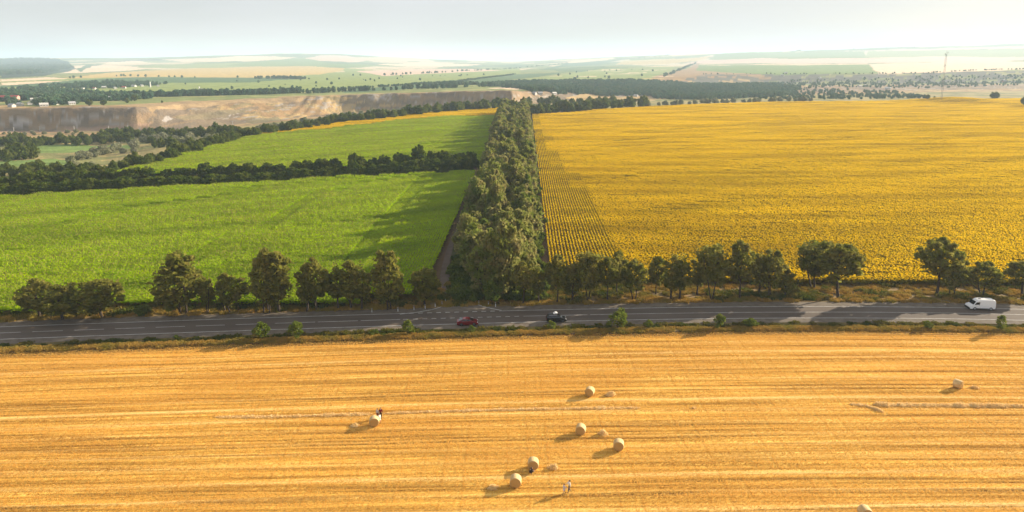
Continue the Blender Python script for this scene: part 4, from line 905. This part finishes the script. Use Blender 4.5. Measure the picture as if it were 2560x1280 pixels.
# red saloon, nose to the right
e = vehicle('red_car', 1169, 811, 'dark red four door car pulled onto the near road shoulder', 'car')
car(e, m_red, [(-2.2, .30), (-2.24, .62), (-2.2, .92), (-1.7, .98), (.75, .98), (1.55, .90), (2.05, .76), (2.2, .62), (2.22, .34), (2.0, .24), (-2.0, .24)],
    [(-1.95, .93), (-1.45, 1.18), (-.95, 1.40), (-.4, 1.46), (.15, 1.44), (.45, 1.36), (1.25, .93)], .95, 1.46, .88, (-1.32, 1.36), .32,
    [[(-1.42, 1.0), (-.98, 1.0), (-.98, 1.34), (-1.12, 1.26)], [(-.92, 1.0), (-.22, 1.0), (-.22, 1.40), (-.92, 1.36)], [(-.14, 1.0), (.92, 1.0), (.32, 1.36), (-.14, 1.40)]],
    ((1.24, .97), (.52, 1.36)), ((-1.86, 1.0), (-1.02, 1.41)), .2)
for s in (-1, 1):
    panel('headlight', [(2.19, s * .82, .62), (2.19, s * .5, .62), (2.06, s * .48, .77), (1.98, s * .84, .77)], m_head, e, .03)
    panel('tail_light', [(-2.235, s * .82, .7), (-2.235, s * .45, .7), (-2.21, s * .45, .88), (-2.21, s * .82, .88)], m_tail, e, .02)
panel('grille', [(2.22, -.4, .42), (2.22, .4, .42), (2.2, .4, .6), (2.2, -.4, .6)], m_plas, e, .015)
# black estate with a lumpy white hump on its roof
e = vehicle('black_car', 1390, 803, 'black hatchback with a white hump on its roof, pulled over behind a young tree', 'car')
car(e, m_blk, [(-2.1, .32), (-2.14, .66), (-2.1, .98), (-1.7, 1.02), (.8, 1.02), (1.6, .94), (2.05, .80), (2.16, .62), (2.16, .34), (1.95, .25), (-1.95, .25)],
    [(-2.04, .97), (-1.8, 1.44), (-1.5, 1.55), (-.4, 1.60), (.2, 1.57), (.48, 1.48), (1.3, .97)], .99, 1.6, .9, (-1.28, 1.34), .33,
    [[(-1.84, 1.06), (-1.18, 1.06), (-1.18, 1.44), (-1.68, 1.40)], [(-1.1, 1.06), (-.24, 1.06), (-.24, 1.50), (-1.1, 1.46)], [(-.16, 1.06), (.98, 1.06), (.36, 1.46), (-.16, 1.50)]],
    ((1.28, 1.02), (.56, 1.48)), ((-2.03, 1.06), (-1.84, 1.42)), .2)
for s in (-1, 1):
    panel('headlight', [(2.14, s * .84, .64), (2.14, s * .48, .64), (2.02, s * .46, .82), (1.94, s * .86, .82)], m_head, e, .03)
    panel('tail_light', [(-2.13, s * .84, .75), (-2.13, s * .6, .75), (-2.1, s * .6, 1.0), (-2.1, s * .84, 1.0)], m_tail, e, .02)
    panel('roof_rail', [(-1.5, s * .62, 1.6), (.1, s * .62, 1.6), (.1, s * .58, 1.64), (-1.5, s * .58, 1.64)], m_chrome, e, .015)
def blob(name, parts, m, parent):
    bm = bmesh.new()
    for c, r in parts:
        mt = Matrix.Translation(c) @ Matrix.Diagonal((*r, 1)); bmesh.ops.create_icosphere(bm, subdivisions=3, radius=1, matrix=mt)
    for v in bm.verts: v.co += Vector((math.sin(v.co.y * 19), math.sin(v.co.z * 23), math.sin(v.co.x * 17))) * .015
    me = bpy.data.meshes.new(name); bm.to_mesh(me); bm.free(); me.materials.append(m); me.polygons.foreach_set('use_smooth', [True] * len(me.polygons)); o = link(name, me, parent); return o
m_hump = M2('matte_white', (.82, .82, .80), (.70, .70, .69), 3, .9)
bo = blob('roof_hump', [((0, 0, .24), (.30, .34, .24)), ((.36, .08, .26), (.26, .3, .26)), ((.1, -.05, .40), (.24, .26, .18))], m_hump, None); bo.matrix_world = Matrix.Translation((e.location.x - .35, e.location.y, .262 + 1.6))
bo.rotation_euler = e.rotation_euler; tag(bo, 'lumpy white hump on the roof of the black car', 'bundle')
# white van, nose to the left
e = vehicle('white_van', 2450, 772, 'white high roof delivery van driving left on the far lane', 'van', True)
slab([(-2.75, .35), (-2.82, .9), (-2.78, 1.9), (-2.6, 2.28), (-2.3, 2.36), (.75, 2.36), (1.1, 2.26), (1.45, 1.95), (2.02, 1.26), (2.15, 1.18), (2.72, .98), (2.85, .8), (2.88, .36), (2.7, .3), (-2.6, .3)], .98, 'body', m_wht, e, .09, .14, 1.1, 2.4)
def vy(z): return .98 - .14 * max(0, (z - 1.1) / 1.3) + .006
for s in (-1, 1):
    f = 1 if s < 0 else -1
    panel('side_window', [(x, s * vy(z), z) for x, z in [(.72, 1.28), (1.86, 1.28), (1.42, 1.80), (.72, 1.84)]][::f], m_glass, e, .008)
    panel('mirror', [(1.55, s * 1.0, 1.3), (1.72, s * 1.0, 1.3), (1.70, s * 1.2, 1.62), (1.55, s * 1.2, 1.62)], m_plas, e, .05)
    panel('headlight', [(2.84, s * .9, .74), (2.86, s * .5, .74), (2.74, s * .5, .95), (2.66, s * .9, .98)], m_head, e, .03)
    panel('tail_light', [(-2.815, s * .94, .8), (-2.815, s * .8, .8), (-2.80, s * .78, 1.3), (-2.80, s * .92, 1.3)], m_tail, e, .02)
    panel('sill_trim', [(x, s * .984, z) for x, z in [(-1.2, .36), (1.3, .36), (1.3, .48), (-1.2, .48)]][::f], m_plas, e, .012)
    panel('door_seam', [(x, s * vy(z), z) for x, z in [(.62, .5), (.645, .5), (.645, 1.9), (.62, 1.9)]][::f], m_plas, e, .004)
    panel('door_handle', [(x, s * vy(1.15), z) for x, z in [(.72, 1.1), (.92, 1.1), (.92, 1.15), (.72, 1.15)]][::f], m_plas, e, .012)
panel('windscreen', [(2.06, -.84, 1.28), (2.06, .84, 1.28), (1.50, .76, 1.95), (1.50, -.76, 1.95)], m_glass, e, .014)
slab([(2.62, .26), (2.93, .3), (2.94, .62), (2.7, .64)], .97, 'front_bumper', m_plas, e, .03); slab([(-2.9, .3), (-2.7, .3), (-2.7, .52), (-2.9, .52)], .95, 'rear_bumper', m_plas, e, .03)
panel('roof_vent', [(.1, -.28, 2.38), (.6, -.28, 2.38), (.6, .28, 2.38), (.1, .28, 2.38)], m_plas, e, .03)
for x in (-1.75, 1.72): arch(x, .34, .985, e, m_plas)
wheels(e, (-1.75, 1.72), .98, .34)

# ------------------------------------------------------------------ people
m_skin = paint('skin', (.52, .30, .20), .6); m_hair = paint('dark_hair', (.02, .014, .01), .6)
def cloth(name, c): return M2(name, c, tuple(v * .8 for v in c), 4, .9)
def skinmesh(name, chains, m, root=0):
    """one continuous surface grown along joint chains [(point, radius)...]; equal points are shared"""
    V, E, Rr, key = [], [], [], {}
    for ch in chains:
        prev = None
        for p, r in ch:
            k = tuple(round(c, 3) for c in p)
            if k not in key: key[k] = len(V); V.append(p); Rr.append(r)
            i = key[k]
            if prev is not None and prev != i and (prev, i) not in E and (i, prev) not in E: E.append((prev, i))
            prev = i
    me = bpy.data.meshes.new(name); me.from_pydata(V, E, []); o = bpy.data.objects.new(name, me); COL.objects.link(o)
    o.modifiers.new('s', 'SKIN'); sd = o.modifiers.new('d', 'SUBSURF'); sd.levels = 2; sd.render_levels = 2
    for i, r in enumerate(Rr): me.skin_vertices[0].data[i].radius = (r, r)
    me.skin_vertices[0].data[root].use_root = True
    bpy.context.view_layer.update(); ev = o.evaluated_get(bpy.context.evaluated_depsgraph_get()); nm = bpy.data.meshes.new_from_object(ev); bpy.data.objects.remove(o)
    nm.name = name; nm.materials.clear(); nm.materials.append(m); nm.polygons.foreach_set('use_smooth', [True] * len(nm.polygons)); return nm
def person(px, py, lab, h, shirt, trou, face=0, pose='stand', dress=None, hairlong=False, arms=None):
    x, y = at(px, py, .04); k = h / 1.75
    J = dict(pel=(0, 0, .95), wai=(0, 0, 1.08), che=(0, .01, 1.28), nec=(0, 0, 1.47), hd0=(0, -.015, 1.56), hd1=(0, -.02, 1.66), hd2=(0, 0, 1.71))
    for s, n in ((-1, 'r'), (1, 'l')):
        J['sh' + n] = (s * .18, 0, 1.40); J['el' + n] = (s * .26, .02, 1.13); J['wr' + n] = (s * .27, -.05, .88); J['hi' + n] = (s * .09, 0, .90); J['kn' + n] = (s * .10, -.02, .50); J['an' + n] = (s * .10, .02, .09); J['to' + n] = (s * .11, -.13, .05)
    if pose == 'walk':
        J['knl'] = (.10, -.16, .52); J['anl'] = (.10, -.18, .10); J['tol'] = (.11, -.34, .06); J['knr'] = (-.10, .03, .49); J['anr'] = (-.10, .22, .13); J['tor'] = (-.11, .12, .03)
    if pose == 'crouch':
        for kk in ('pel', 'wai', 'che', 'nec', 'hd0', 'hd1', 'hd2'):
            a, b, c = J[kk]; t = c - .95; J[kk] = (a, b - t * .45 + .1, .30 + t * .88)
        for s, n in ((-1, 'r'), (1, 'l')):
            J['hi' + n] = (s * .09, .08, .28); J['kn' + n] = (s * .15, -.34, .50); J['an' + n] = (s * .12, -.05, .09); J['to' + n] = (s * .13, -.22, .05)
            J['sh' + n] = (s * .18, -.12, .70); J['el' + n] = (s * .26, -.32, .52); J['wr' + n] = (s * .10, -.48, .46)
    if arms:
        for n in arms: J.update(arms[n] if isinstance(arms[n], dict) else {})
    for kk in J: J[kk] = tuple(c * k for c in J[kk])
    g = lambda *ns: [(J[n], q * k) for n, q in ns]
    ch = [g(('pel', .135), ('wai', .12), ('che', .14), ('nec', .055), ('hd0', .082), ('hd1', .10), ('hd2', .07))]
    for n in 'lr':
        ch.append(g(('che', .14), ('sh' + n, .062), ('el' + n, .045), ('wr' + n, .032))); ch.append(g(('pel', .135), ('hi' + n, .09), ('kn' + n, .062), ('an' + n, .042), ('to' + n, .04)))
    # hands: palm, four fingers of unequal length and a thumb
    for n, s in (('l', 1), ('r', -1)):
        w_ = Vector(J['wr' + n]); d = (w_ - Vector(J['el' + n])).normalized(); sd = Vector((0, -1, 0)) if abs(d.y) < .8 else Vector((1, 0, 0)); sd = (sd - d * sd.dot(d)).normalized(); up = d.cross(sd)
        pm = w_ + d * .055 * k; ch.append([(J['wr' + n], .032 * k), (tuple(pm), .034 * k)])
        for f, (off, ln) in enumerate(((-.027, .075), (-.009, .085), (.009, .08), (.027, .06))):
            b = pm + d * .035 * k + sd * off * k; b2 = b + (d * .6 + up * .25 * s) * ln * k; b3 = b2 + (d * .25 + up * .3 * s) * ln * k * .7
            ch.append([(tuple(pm), .034 * k), (tuple(b), .010 * k), (tuple(b2), .009 * k), (tuple(b3), .008 * k)])
        t1 = w_ + d * .03 * k + sd * .04 * k; t2 = t1 + (d * .7 + sd * .5) * .05 * k; ch.append([(tuple(pm), .034 * k), (tuple(t1), .012 * k), (tuple(t2), .009 * k)])
    b = link('person', skinmesh('person', ch, m_skin)); b.location = (x, y, .04); b.rotation_euler = (0, 0, R(face)); tag(b, lab, 'person')
    # face: nose, eyes, mouth, ears as small pieces that belong to the head
    hv = Vector(J['hd0']) * .4 + Vector(J['hd1']) * .6; fd = Vector((0, -1, 0))
    blob('nose', [(hv + fd * .1 * k + Vector((0, 0, -.01)) * k, (.012 * k, .018 * k, .02 * k))], m_skin, b)
    for s in (-1, 1):
        blob('eye', [(hv + fd * .088 * k + Vector((s * .032, 0, .022)) * k, (.012 * k, .008 * k, .007 * k))], m_hair, b); blob('ear', [(hv + Vector((s * .088, .01, .0)) * k, (.012 * k, .022 * k, .032 * k))], m_skin, b)
    blob('mouth', [(hv + fd * .085 * k + Vector((0, 0, -.045)) * k, (.024 * k, .008 * k, .006 * k))], m_red, b)
    hp = [(hv + Vector((0, .03, .03)) * k, (.102 * k, .104 * k, .10 * k)), (hv + Vector((0, .055, -.03)) * k, (.088 * k, .07 * k, .09 * k))]
    if hairlong: hp += [(hv + Vector((0, .075, -.09)) * k, (.085 * k, .05 * k, .15 * k))]
    blob('hair', hp, m_hair, b)
    def wear(name, chains, m): link(name, skinmesh(name, chains, m), b)
    sl = 'el'
    tops = [g(('pel', .172), ('wai', .165), ('che', .178), )] + [g(('che', .165), ('sh' + n, .09), ('el' + n, .066)) + [(tuple(Vector(J['el' + n]).lerp(Vector(J['wr' + n]), .8)), .048 * k)] for n in 'lr']
    wear('shirt' if dress is None else 'dress', tops if dress is None else tops + [[(J['pel'], .172 * k), (tuple(Vector(J['pel']) + Vector((0, 0, -.2 * k))), .23 * k), (tuple(Vector(J['pel']) + Vector((0, 0, -.42 * k))), .25 * k)]], shirt)
    if trou: wear('trousers', [g(('wai', .128), ('pel', .15), ('hi' + n, .108), ('kn' + n, .08)) + [(tuple(Vector(J['kn' + n]).lerp(Vector(J['an' + n]), .85)), .062 * k)] for n in 'lr'], trou)
    for n in 'lr': wear('shoe', [g(('an' + n, .052), ('to' + n, .046))], m_plas)
    return b
c_grey = cloth('pale_grey_cloth', (.55, .54, .50)); c_wine = cloth('wine_red_cloth', (.15, .01, .012)); c_dk = cloth('dark_cloth', (.03, .025, .028)); c_white = cloth('cream_cloth', (.80, .76, .66)); c_lil = cloth('pale_lilac_cloth', (.62, .58, .60)); c_slate = cloth('slate_cloth', (.09, .09, .105))
person(952, 1046, 'person in a dark wine red jacket, farthest right behind the left bale', 1.85, c_wine, c_dk, 20)
person(944, 1046, 'person in pale grey shirt and dark red trousers behind the left bale', 1.70, c_grey, c_wine, -30)
person(949, 1058, 'dark haired person in white dress with bare legs beside the left bale', 1.62, c_white, None, 60, 'walk', dress=True, hairlong=True)
person(1326, 1185, 'person in black crouching at the foot of a round bale', 1.70, c_dk, c_dk, 100, 'crouch', hairlong=True)
person(1423, 1231, 'taller person of the walking pair, in cream shirt and slate trousers', 1.80, c_white, c_slate, -70, 'walk', arms={'r': {'elr': (-.30, -.12, 1.16), 'wrr': (-.34, -.30, 1.0)}})
person(1410, 1234, 'shorter person of the walking pair, in a pale lilac dress', 1.45, c_lil, None, 110, 'walk', dress=True, hairlong=False, arms={'r': {'elr': (-.30, -.14, 1.18), 'wrr': (-.34, -.32, 1.02)}})

# ------------------------------------------------------------------ guide posts at the junction
m_post = M2('post_white', (.72, .71, .68), (.60, .59, .56), 2, .6); m_band = paint('post_band', (.02, .02, .02), .5)
def box(V, Fs, c, h):
    o = len(V)
    for sx in (-1, 1):
        for sy in (-1, 1):
            for sz in (-1, 1): V.append((c[0] + sx * h[0], c[1] + sy * h[1], c[2] + sz * h[2]))
    for f in ((0, 1, 3, 2), (4, 6, 7, 5), (0, 4, 5, 1), (2, 3, 7, 6), (0, 2, 6, 4), (1, 5, 7, 3)): Fs.append(tuple(o + i for i in f))
GP = 'white guide posts at the track junction'
for i, (px, py) in enumerate([(930, 782), (995, 780), (1035, 776), (1063, 773), (1088, 768), (1105, 763), (1114, 757), (1188, 757), (1197, 762), (1221, 765), (1239, 768)]):
    x, y = at(px, py, .1); e = bpy.data.objects.new('guide_post', None); COL.objects.link(e); e.location = (x, y, zG(x, y) - .05)
    tag(e, 'white guide post lining the road left of the track mouth' if px < 1150 else 'white guide post on the dry verge right of the track mouth', 'post', GP + (' left' if px < 1150 else ' right'))
    V, Fs = [], []; box(V, Fs, (0, 0, .5), (.06, .04, .5)); link('post', pmesh('post', V, Fs, m_post), e); V, Fs = [], []; box(V, Fs, (0, 0, .82), (.063, .043, .08)); link('band', pmesh('band', V, Fs, m_band), e)

# ------------------------------------------------------------------ lattice mast on the right skyline
m_steel = paint('mast_steel', (.10, .10, .105), .5, .3)
bx_, by_ = at_t(2354, 249); bz = float(zT(bx_, by_)[0]); mh = 122 * by_ / F
e = bpy.data.objects.new('lattice_mast', None); COL.objects.link(e); e.location = (bx_, by_, bz - .5); tag(e, 'tall thin lattice mast on the skyline beyond the sunflowers at the right', 'mast')
V, Q = [], []; rt = 1.15; cn = [(rt * math.cos(a), rt * math.sin(a)) for a in (0.5, 2.6, 4.7)]
for a in cn: tube(V, Q, (*a, 0), (*a, mh * .93), .12, .10, 5)
nseg = 34
for k in range(nseg):
    z0, z1 = mh * .93 * k / nseg, mh * .93 * (k + 1) / nseg
    for i in range(3): tube(V, Q, (*cn[i], z0), (*cn[(i + 1) % 3], z1), .05, .05, 4); tube(V, Q, (*cn[i], z1), (*cn[(i + 1) % 3], z1), .045, .045, 4)
link('tower', qmesh('tower', np.array(V), np.array(Q), m_steel), e)
V, Q = [], []; tube(V, Q, (0, 0, mh * .93), (0, 0, mh), .12, .06, 5); link('spike', qmesh('spike', np.array(V), np.array(Q), m_steel), e)
for k, (zz, an) in enumerate([(.95, 0), (.92, 2.1), (.9, 4.2), (.7, 1), (.68, 3.4)]):
    V, Fs = [], []; box(V, Fs, (1.7 * math.cos(an), 1.7 * math.sin(an), mh * zz), (.22, .22, .9)); link('antenna', pmesh('antenna', V, Fs, m_steel), e)
# concrete power poles on the river terrace, white chimneys in the valley
m_conc = M2('concrete', (.50, .49, .46), (.42, .41, .39), .5, .9)
for i, (px, py, hp) in enumerate([(35, 329, 8), (100, 329, 14), (186, 328, 14), (272, 327, 13), (320, 324, 7), (582, 313, 8)]):
    x, y = at_t(px, py); h = max(hp * y / F, 5); e = bpy.data.objects.new('power_pole', None); COL.objects.link(e); e.location = (x, y, float(zT(x, y)[0]) - .2)
    tag(e, 'pale concrete power pole standing at the foot of the tan slope', 'power pole', 'power poles at the slope foot')
    V, Q = [], []; tube(V, Q, (0, 0, 0), (0, 0, h), .28, .18, 8); link('pole', qmesh('pole', np.array(V), np.array(Q), m_conc), e); V, Fs = [], []; box(V, Fs, (0, 0, h * .94), (1.0, .1, .1)); link('crossarm', pmesh('crossarm', V, Fs, m_conc), e)
for px, py, hp, lab in [(376, 218, 13, 'white chimney rising from the upper village trees'), (499, 233, 16, 'white chimney standing in the open green valley'), (1546, 206, 7, 'small brown tower on the sunny terrace')]:
    x, y = at_t(px, py); h = hp * y / F; V, Q = [], []; tube(V, Q, (0, 0, -.5), (0, 0, h), 1.5, .95, 12); tube(V, Q, (0, 0, h), (0, 0, h + .3), 1.15, 1.15, 12)
    o = link('chimney', qmesh('chimney', np.array(V), np.array(Q), m_post if px < 1000 else m_bark)); o.location = (x, y, float(zT(x, y)[0])); tag(o, lab, 'chimney')
# ------------------------------------------------------------------ village houses
m_wall = M2('house_wall', (.55, .53, .49), (.46, .44, .40), .3, .9); m_pink = M2('pink_wall', (.52, .30, .25), (.45, .26, .21), .3, .9); m_roofg = M2('slate_roof', (.42, .42, .43), (.30, .29, .29), .4, .8); m_roofr = M2('red_roof', (.38, .06, .05), (.28, .05, .04), .4, .8)
def house_mesh(nm, l, w, h, rh, mw, mr):
    V = [(-l, -w, -1), (l, -w, -1), (l, w, -1), (-l, w, -1), (-l, -w, h), (l, -w, h), (l, w, h), (-l, w, h), (-l, 0, h + rh), (l, 0, h + rh)]
    wall = pmesh(nm + '_wall', V, [(0, 1, 5, 4), (2, 3, 7, 6), (1, 2, 6, 9, 5), (3, 0, 4, 8, 7)], mw); e_ = .5; q = rh * e_ / w
    T = [(-l - e_, -w - e_, h - q + .1), (l + e_, -w - e_, h - q + .1), (l + e_, 0, h + rh + .1), (-l - e_, 0, h + rh + .1), (l + e_, w + e_, h - q + .1), (-l - e_, w + e_, h - q + .1)]
    roof = pmesh(nm + '_roof', T + [(a, b, c + .2) for a, b, c in T], [(0, 3, 2, 1), (3, 5, 4, 2), (6, 7, 8, 9), (9, 8, 10, 11), (0, 1, 7, 6), (4, 5, 11, 10), (1, 2, 8, 7), (2, 4, 10, 8), (0, 6, 9, 3), (3, 9, 11, 5)], mr)
    G, Fs = [], []
    for i in range(3):
        xx = -l + (i + .5) * 2 * l / 3
        for s in (-1, 1): box(G, Fs, (xx, s * w, h * .55), (.55, .05, .6))
    return wall, roof, pmesh(nm + '_window', G, Fs, m_glass)
HS = [house_mesh('house', 5, 3.6, 3.4, 2.4, m_wall, m_roofg), house_mesh('house', 6, 4, 3.2, 2.6, m_wall, m_wall), house_mesh('house', 4.5, 3.4, 3.4, 2.2, m_wall, m_roofr)]
def house(px, py, hm, sc_, lab, grp=None, rz=0):
    x, y = at_t(px, py); e = bpy.data.objects.new('house', None); COL.objects.link(e); e.location = (x, y, float(zT(x, y)[0])); e.scale = (sc_,) * 3; e.rotation_euler = (0, 0, rz); tag(e, lab, 'house', grp)
    for n, m in zip(('wall', 'roof', 'windows'), hm): link('window' if n == 'windows' else n, m, e)
house(25, 253, house_mesh('school', 15, 5, 8, 2.5, m_pink, m_roofr), .72, 'long pink building with red roof in the left village', None, .12)
house(61, 250, house_mesh('annex', 4.5, 5, 8, 2.2, m_pink, m_roofr), .75, 'short pink red roofed building right of the long pink one', None, .12)
for lab, grp, spots in [
 ('small pale house among the trees of the left village', 'houses of the left village', [(120,244),(150,258),(172,252),(208,243),(215,241),(104,251),(75,262),(88,254),(140,262),(180,262),(225,244),(268,249),(30,268),(50,264),(160,244),(190,247),(110,266)]),
 ('small pale house among the trees of the upper far village', 'houses of the upper village', [(206,224),(236,223),(288,222),(310,221),(335,217),(395,216),(150,224),(260,220),(505,227),(355,216)]),
 ('small pale house in the far woods of the right valley', 'houses of the right valley', [(1335,236),(1350,236),(1358,209),(1620,206),(1590,241),(1700,238),(1825,222),(1860,232),(1500,215),(1440,221),(1760,231),(1385,236),(1902,226),(1980,224)]),
 ('pale house at the foot of the right bluff', 'houses below the right bluff', [(2150,217),(2163,215),(2218,223),(2224,223),(2505,206),(2512,204),(2508,201),(2050,196),(1965,184),(1956,190)])]:
    for px, py in spots: house(px, py, rnd.choice([HS[0], HS[0], HS[1], HS[0], HS[1], HS[2]]), rnd.uniform(.6, .85), lab, grp, rnd.uniform(-.9, .9))
# ------------------------------------------------------------------ haze over the plain, sky outside it
hz, nt = newmat('haze_air'); pv = nd(nt, 'ShaderNodeVolumePrincipled'); ho = nd(nt, 'ShaderNodeOutputMaterial')
pv.inputs['Color'].default_value = (.64, .82, 1, 1); pv.inputs['Density'].default_value = HAZE_D; pv.inputs['Anisotropy'].default_value = .1
nt.links.new(pv.outputs[0], ho.inputs['Volume'])
bm = bmesh.new(); bmesh.ops.create_cube(bm, size=1.0)
for v in bm.verts: v.co = (v.co.x * 2.6e5, v.co.y * 6.0e4, -95 + (v.co.z + .5) * 345)
me = bpy.data.meshes.new('haze'); bm.to_mesh(me); bm.free(); me.materials.append(hz)
tag(link('haze', me), kind='stuff')
